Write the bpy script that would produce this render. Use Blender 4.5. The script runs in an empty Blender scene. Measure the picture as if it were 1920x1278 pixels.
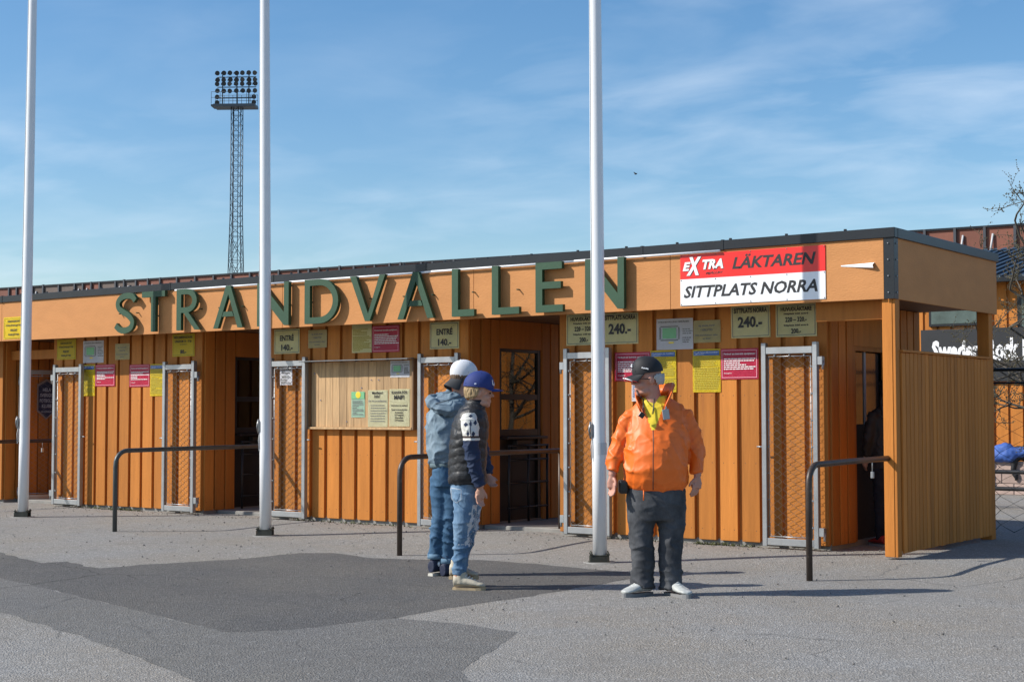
import bpy, bmesh, math, random
from mathutils import Vector, Matrix, noise
import numpy as np
random.seed(7)
SC = bpy.context.scene
COL = SC.collection
R = math.radians

# ------------------------------------------------------------------ camera
CAM = np.array([5.387, -13.379, 1.3818]); YAW, PITCH, ROLL, FPX = R(53.65), R(2.722), R(-.06), 2794.4
FW = np.array([-math.cos(YAW)*math.cos(PITCH), math.sin(YAW)*math.cos(PITCH), math.sin(PITCH)])
r0 = np.array([math.sin(YAW), math.cos(YAW), 0.]); u0 = np.cross(r0, FW)
RT = r0*math.cos(ROLL)+u0*math.sin(ROLL); UP = np.cross(RT, FW)
cd = bpy.data.cameras.new('camera'); co = bpy.data.objects.new('camera', cd); COL.objects.link(co)
co.matrix_world = Matrix(((RT[0], UP[0], -FW[0], CAM[0]), (RT[1], UP[1], -FW[1], CAM[1]), (RT[2], UP[2], -FW[2], CAM[2]), (0, 0, 0, 1)))
cd.sensor_width = 36; cd.lens = FPX/1920*36; cd.clip_end = 4000; cd.clip_start = .1
SC.camera = co
SC.render.resolution_x, SC.render.resolution_y = 1024, 681

def ray(x, y): return FW + RT*(x-960)/FPX - UP*(y-639)/FPX
def PY(x, y, Y): d = ray(x, y); return CAM + d*((Y-CAM[1])/d[1])
def PX(x, y, X): d = ray(x, y); return CAM + d*((X-CAM[0])/d[0])
def at(x, y, D): d = ray(x, y); return CAM + d*D/(d@FW)
def gz(x, y):
    t = min(1, max(0, (.2-y)/1.6)); t = t*t*(3-2*t)
    s = min(1, max(0, (x+11)/6)); s = s*s*(3-2*s)
    return -.042*t*s
def GR(x, y):
    z = 0
    for _ in range(8):
        d = ray(x, y); g = CAM + d*((z-CAM[2])/d[2]); z = gz(g[0], g[1])
    return g

# ------------------------------------------------------------------ sky and sun
SAZ, SEL = math.atan(1.05), R(37.3)              # light travels towards +x +y
w = bpy.data.worlds.new('World'); SC.world = w; w.use_nodes = True
nt = w.node_tree; N = nt.nodes; L = nt.links
bg = N['Background']
sky = N.new('ShaderNodeTexSky'); sky.sky_type = 'NISHITA'; sky.sun_disc = False
sky.sun_elevation = SEL; sky.sun_rotation = math.pi + SAZ
sky.air_density = 1.0; sky.dust_density = .6; sky.ozone_density = 2.5; sky.altitude = 0
tc = N.new('ShaderNodeTexCoord'); sep = N.new('ShaderNodeSeparateXYZ'); L.new(tc.outputs['Generated'], sep.inputs[0])
zz = N.new('ShaderNodeMath'); zz.operation = 'ADD'; L.new(sep.outputs['Z'], zz.inputs[0]); zz.inputs[1].default_value = .12
zm = N.new('ShaderNodeMath'); zm.operation = 'MAXIMUM'; L.new(zz.outputs[0], zm.inputs[0]); zm.inputs[1].default_value = .05
dv = N.new('ShaderNodeVectorMath'); dv.operation = 'DIVIDE'; L.new(tc.outputs['Generated'], dv.inputs[0])
cmb = N.new('ShaderNodeCombineXYZ')
for i in range(3): L.new(zm.outputs[0], cmb.inputs[i])
L.new(cmb.outputs[0], dv.inputs[1])
mp = N.new('ShaderNodeMapping'); mp.inputs['Rotation'].default_value = (0, 0, R(-62)); mp.inputs['Scale'].default_value = (.95, 1.25, 0)
L.new(dv.outputs[0], mp.inputs[0])
n1 = N.new('ShaderNodeTexNoise'); n1.inputs['Scale'].default_value = 2.6; n1.inputs['Detail'].default_value = 7; n1.inputs['Roughness'].default_value = .52; n1.inputs['Distortion'].default_value = .35
n2 = N.new('ShaderNodeTexNoise'); n2.inputs['Scale'].default_value = .9; n2.inputs['Detail'].default_value = 3
L.new(mp.outputs[0], n1.inputs['Vector']); L.new(dv.outputs[0], n2.inputs['Vector'])
mr1 = N.new('ShaderNodeMapRange'); mr1.inputs[1].default_value = .42; mr1.inputs[2].default_value = .80; L.new(n1.outputs[0], mr1.inputs[0])
mr2 = N.new('ShaderNodeMapRange'); mr2.inputs[1].default_value = .34; mr2.inputs[2].default_value = .60; L.new(n2.outputs[0], mr2.inputs[0])
mu = N.new('ShaderNodeMath'); mu.operation = 'MULTIPLY'; L.new(mr1.outputs[0], mu.inputs[0]); L.new(mr2.outputs[0], mu.inputs[1])
mu2 = N.new('ShaderNodeMath'); mu2.operation = 'MULTIPLY'; L.new(mu.outputs[0], mu2.inputs[0]); mu2.inputs[1].default_value = .36
hs = N.new('ShaderNodeHueSaturation'); hs.inputs['Hue'].default_value = .499; hs.inputs['Saturation'].default_value = 1.24; L.new(sky.outputs[0], hs.inputs['Color'])
mx = N.new('ShaderNodeMix'); mx.data_type = 'RGBA'; L.new(mu2.outputs[0], mx.inputs[0]); L.new(hs.outputs[0], mx.inputs[6])
mx.inputs[7].default_value = (6.5, 7.2, 8.0, 1)
L.new(mx.outputs[2], bg.inputs['Color']); bg.inputs['Strength'].default_value = .128
sl = bpy.data.lights.new('sun', 'SUN'); sl.energy = 5.0; sl.angle = R(.53); sl.color = (1, .95, .87)
so = bpy.data.objects.new('sun', sl); COL.objects.link(so)
LD = Vector((math.sin(SAZ)*math.cos(SEL), math.cos(SAZ)*math.cos(SEL), -math.sin(SEL)))
so.rotation_euler = LD.to_track_quat('-Z', 'Y').to_euler(); so.location = (-20, -20, 30)
SC.view_settings.view_transform = 'Standard'; SC.view_settings.look = 'None'; SC.view_settings.exposure = .2; SC.view_settings.gamma = 1

# ------------------------------------------------------------------ materials
MATS = {}
def mat(name, col, rough=.6, metal=0, var=.0, vscale=3, bump=0, bscale=40, stretch=(1, 1, 1), spec=.5, dirt=None, dscale=2, dthr=.6, rnd=0, coat=0):
    if name in MATS: return MATS[name]
    m = bpy.data.materials.new(name); m.use_nodes = True; t = m.node_tree; b = t.nodes['Principled BSDF']
    MATS[name] = m
    b.inputs['Roughness'].default_value = rough; b.inputs['Metallic'].default_value = metal
    b.inputs['Specular IOR Level'].default_value = spec
    if coat: b.inputs['Coat Weight'].default_value = coat
    c4 = (*col, 1)
    b.inputs['Base Color'].default_value = c4
    if var or bump or dirt or rnd:
        tc = t.nodes.new('ShaderNodeTexCoord'); mp = t.nodes.new('ShaderNodeMapping'); mp.inputs['Scale'].default_value = stretch
        oi = t.nodes.new('ShaderNodeObjectInfo')
        ad = t.nodes.new('ShaderNodeVectorMath'); ad.operation = 'ADD'
        sc_ = t.nodes.new('ShaderNodeMath'); sc_.operation = 'MULTIPLY'; sc_.inputs[1].default_value = 37
        t.links.new(oi.outputs['Random'], sc_.inputs[0]); t.links.new(tc.outputs['Object'], ad.inputs[0]); t.links.new(sc_.outputs[0], ad.inputs[1])
        t.links.new(ad.outputs[0], mp.inputs[0])
        cur = None
        def mix(fac, a, bcol):
            x = t.nodes.new('ShaderNodeMix'); x.data_type = 'RGBA'; t.links.new(fac, x.inputs[0])
            if a is None: x.inputs[6].default_value = c4
            else: t.links.new(a, x.inputs[6])
            x.inputs[7].default_value = bcol; return x.outputs[2]
        if var:
            n = t.nodes.new('ShaderNodeTexNoise'); n.inputs['Scale'].default_value = vscale; n.inputs['Detail'].default_value = 6; n.inputs['Roughness'].default_value = .65
            t.links.new(mp.outputs[0], n.inputs['Vector'])
            r_ = t.nodes.new('ShaderNodeMapRange'); r_.inputs[1].default_value = .3; r_.inputs[2].default_value = .7; t.links.new(n.outputs[0], r_.inputs[0])
            cur = mix(r_.outputs[0], None, tuple(c*(1-var) for c in col)+(1,))
        if dirt:
            n = t.nodes.new('ShaderNodeTexNoise'); n.inputs['Scale'].default_value = dscale; n.inputs['Detail'].default_value = 8; n.inputs['Roughness'].default_value = .7
            t.links.new(mp.outputs[0], n.inputs['Vector'])
            r_ = t.nodes.new('ShaderNodeMapRange'); r_.inputs[1].default_value = dthr; r_.inputs[2].default_value = dthr+.12; t.links.new(n.outputs[0], r_.inputs[0])
            cur = mix(r_.outputs[0], cur, (*dirt, 1))
        if rnd:
            hv = t.nodes.new('ShaderNodeHueSaturation'); r_ = t.nodes.new('ShaderNodeMapRange'); t.links.new(oi.outputs['Random'], r_.inputs[0])
            r_.inputs[3].default_value = 1-rnd; r_.inputs[4].default_value = 1+rnd*.5; t.links.new(r_.outputs[0], hv.inputs['Value'])
            if cur is None: hv.inputs['Color'].default_value = c4
            else: t.links.new(cur, hv.inputs['Color'])
            cur = hv.outputs[0]
        if cur is not None: t.links.new(cur, b.inputs['Base Color'])
        if bump:
            n = t.nodes.new('ShaderNodeTexNoise'); n.inputs['Scale'].default_value = bscale; n.inputs['Detail'].default_value = 5
            t.links.new(mp.outputs[0], n.inputs['Vector'])
            bp = t.nodes.new('ShaderNodeBump'); bp.inputs['Strength'].default_value = bump; bp.inputs['Distance'].default_value = .01
            t.links.new(n.outputs[0], bp.inputs['Height']); t.links.new(bp.outputs[0], b.inputs['Normal'])
    return m
ORANGE = mat('orange_board', (.56, .205, .040), .6, spec=.2, var=.26, vscale=2.2, bump=.25, bscale=14, stretch=(6, 6, .5), dirt=(.36, .125, .035), dscale=1.4, dthr=.60, rnd=.22)
FASC = mat('orange_plywood', (.55, .246, .088), .65, spec=.2, var=.14, vscale=2.0, bump=.3, bscale=30, stretch=(1, 1, 2.5), dirt=(.42, .17, .06), dscale=3, dthr=.70)
TRIM = mat('black_sheet_metal', (.018, .021, .026), .35, metal=.3, var=.3, bump=.05)
DARK = mat('black_paint', (.010, .010, .011), .4, var=.2)
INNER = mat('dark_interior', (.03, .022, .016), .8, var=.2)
GALV = mat('galvanised_steel', (.42, .43, .44), .42, metal=.75, var=.22, vscale=5, bump=.05, bscale=60, dirt=(.30, .27, .24), dscale=4, dthr=.68)
WIRE = mat('galvanised_wire', (.30, .29, .27), .5, metal=.7, var=.3)
RAILM = mat('rusty_dark_pipe', (.075, .056, .046), .45, metal=.4, var=.4, vscale=6, dirt=(.16, .14, .12), dscale=9, dthr=.62, bump=.1)
RAILG = mat('grey_green_pipe', (.085, .095, .095), .45, metal=.4, var=.35, vscale=6, dirt=(.2, .2, .19), dscale=9, dthr=.64, bump=.1)
WHITE = mat('white_pole_paint', (.78, .79, .80), .28, var=.06, vscale=3, dirt=(.6, .6, .58), dscale=3, dthr=.68, coat=.3)
GREEN = mat('green_letter_paint', (.013, .064, .026), .6, var=.25, vscale=3, bump=.1, bscale=25)
CONC = mat('concrete', (.27, .26, .24), .85, var=.3, vscale=4, bump=.4, bscale=30)
PAPERW = mat('white_paper', (.88, .89, .93), .5, var=.06)
PAPERY = mat('yellow_sign', (.90, .70, .025), .45, var=.05)
PAPERP = mat('pale_yellow_laminate', (.92, .87, .42), .25, var=.14, vscale=6, coat=.3)
PAPERT = mat('faded_tan_laminate', (.62, .51, .20), .35, var=.2, vscale=8, coat=.3)
PAPERC = mat('cream_paper', (.78, .76, .50), .5, var=.1, vscale=7)
PINK = mat('red_pink_sign', (.72, .035, .10), .4, var=.04)
BLUE = mat('blue_print', (.02, .10, .32), .4)
INK = mat('black_ink', (.012, .012, .014), .5)
INKG = mat('grey_ink', (.16, .16, .15), .5)
INKY = mat('olive_ink', (.46, .36, .03), .5)
INKW = mat('white_ink', (.82, .82, .82), .5)
RED = mat('banner_red', (.80, .022, .018), .3, var=.04)
BWHITE = mat('banner_white', (.80, .82, .84), .3, var=.03)
WOOD = mat('bare_weathered_wood', (.60, .375, .18), .7, var=.45, vscale=3, bump=.3, bscale=14, stretch=(9, 9, .7), dirt=(.27, .16, .08), dscale=2.4, dthr=.63, rnd=.22)
PGREEN = mat('print_green', (.16, .42, .20), .5)
MINT = mat('mint_paper', (.52, .74, .58), .5)
REDB = mat('red_brown_board', (.235, .082, .05), .7, var=.3, vscale=1, bump=.2, bscale=8, rnd=.14)
GREYB = mat('weathered_grey_board', (.16, .12, .10), .8, var=.4, vscale=1.5, rnd=.2)
STEEL = mat('dark_mast_steel', (.045, .06, .075), .5, metal=.5)
def glass_mat():
    m = bpy.data.materials.new('window_glass'); m.use_nodes = True; t = m.node_tree; b = t.nodes['Principled BSDF']; o = t.nodes['Material Output']
    g = t.nodes.new('ShaderNodeBsdfGlossy'); g.inputs['Roughness'].default_value = .02; tr = t.nodes.new('ShaderNodeBsdfTransparent'); tr.inputs[0].default_value = (.8, .85, .85, 1)
    fr = t.nodes.new('ShaderNodeFresnel'); fr.inputs[0].default_value = 1.6; mr = t.nodes.new('ShaderNodeMath'); mr.operation = 'ADD'; mr.inputs[1].default_value = .11; t.links.new(fr.outputs[0], mr.inputs[0])
    mx = t.nodes.new('ShaderNodeMixShader'); t.links.new(mr.outputs[0], mx.inputs[0]); t.links.new(tr.outputs[0], mx.inputs[1]); t.links.new(g.outputs[0], mx.inputs[2])
    t.links.new(mx.outputs[0], o.inputs['Surface']); t.nodes.remove(b); return m
GLASS = glass_mat()
def asphalt(name, col, warm, speck=.55, patch=.0):
    m = bpy.data.materials.new(name); m.use_nodes = True; t = m.node_tree; b = t.nodes['Principled BSDF']; b.inputs['Roughness'].default_value = .88; b.inputs['Specular IOR Level'].default_value = .25
    tc = t.nodes.new('ShaderNodeTexCoord')
    def nz(s, d=4, ro=.6):
        n = t.nodes.new('ShaderNodeTexNoise'); n.inputs['Scale'].default_value = s; n.inputs['Detail'].default_value = d; n.inputs['Roughness'].default_value = ro
        t.links.new(tc.outputs['Object'], n.inputs['Vector']); return n.outputs[0]
    def rng(x, a, b_, c=0, d=1):
        r_ = t.nodes.new('ShaderNodeMapRange'); r_.inputs[1].default_value = a; r_.inputs[2].default_value = b_; r_.inputs[3].default_value = c; r_.inputs[4].default_value = d; t.links.new(x, r_.inputs[0]); return r_.outputs[0]
    def mixc(f, a, bb):
        x = t.nodes.new('ShaderNodeMix'); x.data_type = 'RGBA'; t.links.new(f, x.inputs[0])
        for s, v in ((6, a), (7, bb)):
            if isinstance(v, tuple): x.inputs[s].default_value = (*v, 1)
            else: t.links.new(v, x.inputs[s])
        return x.outputs[2]
    c = mixc(rng(nz(.7, 5), .38, .66), col, warm)
    # grit: bright and dark stones
    v = t.nodes.new('ShaderNodeTexVoronoi'); v.inputs['Scale'].default_value = 85; t.links.new(tc.outputs['Object'], v.inputs['Vector'])
    hv = t.nodes.new('ShaderNodeSeparateColor'); t.links.new(v.outputs['Color'], hv.inputs[0])
    c = mixc(rng(hv.outputs[0], .0, 1, 0, speck), c, tuple(x*.35 for x in col))
    c = mixc(rng(hv.outputs[1], .80, .98, 0, speck), c, tuple(min(.8, x*2.2+.06) for x in col))
    c = mixc(rng(nz(7, 6, .7), .52, .75, 0, .35), c, tuple(x*.55 for x in col))
    c = mixc(rng(nz(.32, 6, .6), .45, .70, 0, .30), c, tuple(x*.62 for x in col))
    c = mixc(rng(nz(1.9, 7, .7), .58, .72, 0, .28), c, tuple(x*.5 for x in warm))
    # fine cracks
    wv = t.nodes.new('ShaderNodeTexNoise'); wv.inputs['Scale'].default_value = 1.6; wv.inputs['Detail'].default_value = 6; t.links.new(tc.outputs['Object'], wv.inputs['Vector'])
    am = t.nodes.new('ShaderNodeVectorMath'); am.operation = 'MULTIPLY_ADD'; am.inputs[1].default_value = (.55, .55, 0); t.links.new(wv.outputs['Color'], am.inputs[0]); t.links.new(tc.outputs['Object'], am.inputs[2])
    ve = t.nodes.new('ShaderNodeTexVoronoi'); ve.feature = 'DISTANCE_TO_EDGE'; ve.inputs['Scale'].default_value = .42; t.links.new(am.outputs[0], ve.inputs['Vector'])
    cr = rng(ve.outputs['Distance'], .0, .006, 1, 0); ms = rng(nz(.5, 3), .50, .58); mm = t.nodes.new('ShaderNodeMath'); mm.operation = 'MULTIPLY'; t.links.new(cr, mm.inputs[0]); t.links.new(ms, mm.inputs[1])
    c = mixc(mm.outputs[0], c, tuple(x*.5 for x in col))
    t.links.new(c, b.inputs['Base Color'])
    bp = t.nodes.new('ShaderNodeBump'); bp.inputs['Strength'].default_value = .75; bp.inputs['Distance'].default_value = .012
    n = nz(70, 4, .75); ad = t.nodes.new('ShaderNodeMath'); ad.operation = 'ADD'; t.links.new(n, ad.inputs[0]); t.links.new(v.outputs['Distance'], ad.inputs[1])
    t.links.new(ad.outputs[0], bp.inputs['Height']); t.links.new(bp.outputs[0], b.inputs['Normal'])
    return m
ASPH = asphalt('old_asphalt', (.295, .287, .272), (.30, .27, .228), .40)
ASPD = asphalt('dark_asphalt', (.122, .119, .115), (.155, .146, .132), .38)
ASPM = asphalt('mid_asphalt', (.178, .174, .167), (.20, .19, .17), .38)

# ------------------------------------------------------------------ mesh helpers
def tag(o, label=None, cat=None, group=None, kind=None):
    if label: o['label'] = label
    if cat: o['category'] = cat
    if group: o['group'] = group
    if kind: o['kind'] = kind
    return o
def empty(name, loc=(0, 0, 0), rz=0, **k):
    o = bpy.data.objects.new(name, None); COL.objects.link(o); o.location = loc; o.rotation_euler = (0, 0, rz); o.empty_display_size = .1
    return tag(o, **k)
def link(name, me, parent=None, mats=(), loc=None, smooth=False):
    o = bpy.data.objects.new(name, me); COL.objects.link(o)
    for m in mats:
        me.materials.append(m)
    if parent: o.parent = parent
    if loc is not None: o.location = loc
    if smooth:
        for f in me.polygons: f.use_smooth = True
    return o
def mesh(bm, name='m'):
    me = bpy.data.meshes.new(name); bm.normal_update(); bm.to_mesh(me); bm.free(); return me
def obj(name, bm, m, parent=None, smooth=False, loc=None):
    return link(name, mesh(bm, name), parent, (m,) if not isinstance(m, (list, tuple)) else m, loc, smooth)
def box(bm, x0, x1, y0, y1, z0, z1, bev=0, M=None, mi=0):
    vs = [bm.verts.new(v) for v in ((x0, y0, z0), (x1, y0, z0), (x1, y1, z0), (x0, y1, z0), (x0, y0, z1), (x1, y0, z1), (x1, y1, z1), (x0, y1, z1))]
    fs = [bm.faces.new([vs[i] for i in q]) for q in ((3, 2, 1, 0), (4, 5, 6, 7), (0, 1, 5, 4), (1, 2, 6, 5), (2, 3, 7, 6), (3, 0, 4, 7))]
    for f in fs: f.material_index = mi
    if bev:
        es = list({e for f in fs for e in f.edges})
        rr = bmesh.ops.bevel(bm, geom=es, offset=bev, segments=1, affect='EDGES', profile=.5)
        vs = list({v for f in rr['faces'] for v in f.verts} | {v for v in vs if v.is_valid})
    if M is not None:
        for v in vs: v.co = M @ v.co
    return bm
def bx(*a, **k): return box(bmesh.new(), *a, **k)
def tube(bm, pts, rad, n=8, cap=True, mi=0, squash=None):
    """swept tube; rad a number or one (r or (ra, rb)) per point"""
    P = [Vector(p) for p in pts]; rings = []
    prev = None
    for i, p in enumerate(P):
        d = (P[min(i+1, len(P)-1)]-P[max(i-1, 0)]).normalized()
        if prev is None:
            a = Vector((0, 1, 0)) if abs(d.y) < .9 else Vector((1, 0, 0))
            a = (a - d*a.dot(d)).normalized()
        else:
            a = (prev - d*prev.dot(d)).normalized()
        prev = a; b = d.cross(a)
        r = rad[i] if isinstance(rad, (list, tuple)) else rad
        ra, rb = r if isinstance(r, (list, tuple)) else (r, r)
        rings.append([bm.verts.new(p + a*math.cos(t)*ra + b*math.sin(t)*rb) for t in [2*math.pi*k/n for k in range(n)]])
    for A, B in zip(rings, rings[1:]):
        for k in range(n):
            f = bm.faces.new((A[k], A[(k+1) % n], B[(k+1) % n], B[k])); f.material_index = mi; f.smooth = True
    if cap:
        bm.faces.new(rings[0][::-1]).material_index = mi; bm.faces.new(rings[-1]).material_index = mi
    return bm
def ell(bm, c, r, M=None, seg=16):
    """ellipsoid"""
    mm = Matrix.Translation(c) @ Matrix.Diagonal((r[0], r[1], r[2], 1))
    if M is not None: mm = M @ mm
    bmesh.ops.create_uvsphere(bm, u_segments=seg, v_segments=max(8, seg*2//3), radius=1, matrix=mm); return bm
def remesh(bm, vox, smooth=4, fac=.5):
    me = mesh(bm); o = bpy.data.objects.new('tmp', me); COL.objects.link(o)
    m = o.modifiers.new('r', 'REMESH'); m.mode = 'VOXEL'; m.voxel_size = vox; m.use_smooth_shade = True
    s = o.modifiers.new('s', 'SMOOTH'); s.iterations = smooth; s.factor = fac
    dg = bpy.context.evaluated_depsgraph_get(); dg.update()
    out = bpy.data.meshes.new_from_object(o.evaluated_get(dg)); bpy.data.objects.remove(o); bpy.data.meshes.remove(me)
    return out
def displace(me, fn):
    nrm = [v.normal.copy() for v in me.vertices]
    for v, n_ in zip(me.vertices, nrm):
        v.co += n_*fn(v.co, n_)
    me.update()
def facemat(me, fn):
    for f in me.polygons: f.material_index = fn(f.center, f.normal)
_tc = {}
def text_mesh(s, bold=0., extrude=0.):
    k = (s, bold, extrude)
    if k not in _tc:
        c = bpy.data.curves.new('t', 'FONT'); c.body = s; c.size = 1; c.offset = bold; c.extrude = extrude; c.resolution_u = 4 if len(s) < 3 else 2
        o = bpy.data.objects.new('t', c); COL.objects.link(o)
        dg = bpy.context.evaluated_depsgraph_get(); dg.update()
        me = bpy.data.meshes.new_from_object(o.evaluated_get(dg)); bpy.data.objects.remove(o); bpy.data.curves.remove(c)
        V = np.array([v.co[:] for v in me.vertices]); F = [tuple(p.vertices) for p in me.polygons]; bpy.data.meshes.remove(me)
        _tc[k] = (V, F)
    return _tc[k]
def add_text(bm, s, x0, x1, z0, z1, y, bold=.012, shear=0, fit=True, mi=0, depth=0):
    """text filling the box x0..x1, z0..z1 on a plane facing -y"""
    V, F = text_mesh(s, bold, .5 if depth else 0)
    mn = V.min(0); mx_ = V.max(0); sz = mx_-mn
    sx = (x1-x0)/(sz[0]+shear*sz[1]); sz_ = (z1-z0)/sz[1]
    if not fit: sx = min(sx, sz_)
    ox = x0 if fit else (x0+x1)/2-sx*sz[0]/2
    vs = []
    for v in V:
        yy = (v[1]-mn[1]); xx = v[0]-mn[0]+shear*yy*(1)
        vs.append(bm.verts.new((ox+xx*sx, y + (-(v[2])*depth if depth else 0), z0+yy*sz_)))
    for f in F:
        try: bm.faces.new([vs[i] for i in f]).material_index = mi
        except ValueError: pass
OCT = ((1, 0, 0), (-1, 0, 0), (0, 1, 0), (0, -1, 0), (0, 0, 1), (0, 0, -1))
OCF = ((0, 2, 4), (2, 1, 4), (1, 3, 4), (3, 0, 4), (2, 0, 5), (1, 2, 5), (3, 1, 5), (0, 3, 5))
def pebble(bm, M):
    v = [bm.verts.new(M @ (Vector(q)*random.uniform(.75, 1.15))) for q in OCT]
    for f in OCF: bm.faces.new([v[i] for i in f])
def copy_tree(o, parent=None):
    c = o.copy(); COL.objects.link(c); c.parent = parent
    for ch in list(o.children): copy_tree(ch, c)
    return c

# ------------------------------------------------------------------ ground
def grid_ground():
    xs = sorted(set([-900, -300, -120, -60, -40, -30] + [(-24+.5*i) for i in range(80)] + [20, 30, 60, 120, 300, 900]))
    ys = sorted(set([-300, -100, -50, -30] + [(-16+.4*i) for i in range(80)] + [18, 24, 40, 80, 150, 400, 1200]))
    bm = bmesh.new(); vv = {}
    for i, x in enumerate(xs):
        for j, y in enumerate(ys):
            n_ = noise.noise(Vector((x*.45, y*.45, 3)))*.004 if -24 < x < 16 and -16 < y < 0 else 0
            vv[i, j] = bm.verts.new((x, y, gz(x, y)+n_*min(1, max(0, -y))))
    for i in range(len(xs)-1):
        for j in range(len(ys)-1): bm.faces.new((vv[i, j], vv[i+1, j], vv[i+1, j+1], vv[i, j+1]))
    o = obj('ground', bm, ASPH, smooth=True); o['kind'] = 'structure'
grid_ground()
def hground(x, y):
    n_ = noise.noise(Vector((x*.45, y*.45, 3)))*.004 if y < 0 else 0
    return gz(x, y)+n_*min(1, max(0, -y))
def patch(name, pix, m, up):
    """a resurfaced area: outline from the photograph's ground, laid as a thin sheet that follows the ground"""
    pts = [GR(*q) for q in pix]; out = []
    for a, b in zip(pts, pts[1:]+pts[:1]):
        n_ = max(1, int(np.hypot(*(b-a)[:2])/.12))
        for k in range(n_):
            q = a+(b-a)*k/n_
            j = Vector((q[0]*5, q[1]*5, 1)); out.append((q[0]+noise.noise(j)*.045+random.gauss(0, .008), q[1]+noise.noise(j+Vector((9, 9, 9)))*.045+random.gauss(0, .008)))
    bm = bmesh.new(); f = bm.faces.new([bm.verts.new((x, y, 0)) for x, y in out])
    bmesh.ops.triangulate(bm, faces=[f])
    for k in range(3):
        es = [e for e in bm.edges if e.calc_length() > .6]
        if es: bmesh.ops.subdivide_edges(bm, edges=es, cuts=1)
        bmesh.ops.triangulate(bm, faces=bm.faces[:])
    for v in bm.verts: v.co.z = hground(v.co.x, v.co.y)+(.0012 if v.is_boundary else up)
    bmesh.ops.recalc_face_normals(bm, faces=bm.faces[:])
    me = mesh(bm)
    if sum(p.normal.z for p in me.polygons) < 0: me.flip_normals()
    o = link(name, me, None, (m,)); o['kind'] = 'structure'
patch('asphalt_patch', [(-60, 1025), (0, 1035), (38, 1046), (79, 1055), (125, 1052), (163, 1061), (190, 1065), (286, 1057), (455, 1047), (560, 1036), (625, 1036), (700, 1046), (800, 1049), (900, 1049), (1000, 1056), (1080, 1064), (1180, 1072), (1195, 1082), (1050, 1108), (960, 1122), (850, 1137), (740, 1158), (560, 1180), (420, 1184), (250, 1142), (100, 1107), (0, 1082), (-60, 1066)], ASPD, .005)
patch('asphalt_patch', [(-60, 1066), (0, 1082), (100, 1107), (250, 1142), (420, 1184), (560, 1180), (740, 1158), (830, 1166), (975, 1183), (925, 1215), (880, 1243), (872, 1256), (905, 1300), (430, 1310), (370, 1280), (250, 1226), (130, 1186), (0, 1146), (-60, 1128)], ASPM, .003)
# loose grit, too small to count
bm = bmesh.new()
for i in range(1500):
    if i < 900: x, y = random.uniform(-13, 3), random.uniform(-5.5, .3)
    else: x, y = random.uniform(-13, 0), random.gauss(.35, .18)
    s = random.uniform(.003, .010) if random.random() < .93 else random.uniform(.008, .014)
    M = Matrix.Translation((x, y, hground(x, y)+s*.4+.004)) @ Matrix.Rotation(random.uniform(0, 6), 4, 'Z') @ Matrix.Diagonal((s*1.3, s, s*.7, 1))
    pebble(bm, M)
tag(obj('loose_grit', bm, mat('grit', (.2, .19, .18), .9, var=.6, vscale=2), smooth=False), 'loose grit and small stones scattered on the asphalt', 'grit', kind='stuff')

# ------------------------------------------------------------------ the ticket building
W = .48                       # outer face of the cover boards
ZB, ZT = 2.441, 3.028         # fascia
SECT = {'D': (-16.6, -14.534), 'A': (-13.335, -10.037), 'B': (-8.78, -5.4285), 'C': (-4.171, -.874)}
BACK = 2.92
bld = empty('ticket_building', (0, 0, 0), label='long low orange wooden ticket building with flat roof and black roof edge', cat='building')
# fascia: plywood sheets with joints
xs = [-16.6, -13.92, -8.05, -5.0, -2.42, -.098]
for a, b in zip(xs, xs[1:]):
    obj('fascia_panel', bx(a+.002, b-.002, 0, .03, ZB, ZT, bev=.002), FASC, bld)
obj('fascia_panel', bx(-.03, 0, .10, BACK, ZB, ZT, bev=.002), FASC, bld)
obj('corner_trim', box(bx(-.096, .006, -.006, .0, ZB, ZT, bev=.001), .0002, .006, .0005, .096, ZB, ZT, bev=.001), TRIM, bld)
bm = bmesh.new()
for i in range(4):
    z = ZB+.06+i*.155
    for q in ((-.05, -.011, z), (.011, .05, z)): ell(bm, q, (.008, .008, .008), seg=8)
obj('screw_heads', bm, GALV, bld)
obj('roof_edge', box(bx(-16.6, .02, -.022, .06, ZT-.01, ZT+.085, bev=.004), -.062, .022, .0605, BACK+.02, ZT-.0105, ZT+.0845, bev=.004), TRIM, bld)
bm = bmesh.new()
for x in (-13.9, -10.15, -8.2, -5.7, -2.75, -1.8):
    box(bm, x-.015, x+.015, -.027, .02, ZT-.014, ZT+.091, bev=.002)
for x in np.arange(-16, 0, .62): box(bm, x-.012, x+.012, .03, .055, ZT+.08, ZT+.108, bev=.002)
obj('trim_joints', bm, TRIM, bld)
obj('roof', bx(-16.6, -.031, .031, BACK, ZT-.12, ZT+.05), TRIM, bld)
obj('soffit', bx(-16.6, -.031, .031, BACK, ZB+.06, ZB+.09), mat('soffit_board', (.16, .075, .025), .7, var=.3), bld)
bm = bmesh.new()
for a, b in ((-10.03, -7.9), (-7.895, -5.6), (-5.595, -3.6), (-3.595, -1.82)): tube(bm, [(a, -.034, ZT-.018), (b, -.034, ZT-.022)], .0125, 8)
obj('conduit', bm, mat('white_plastic', (.75, .76, .78), .35), bld)

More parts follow.
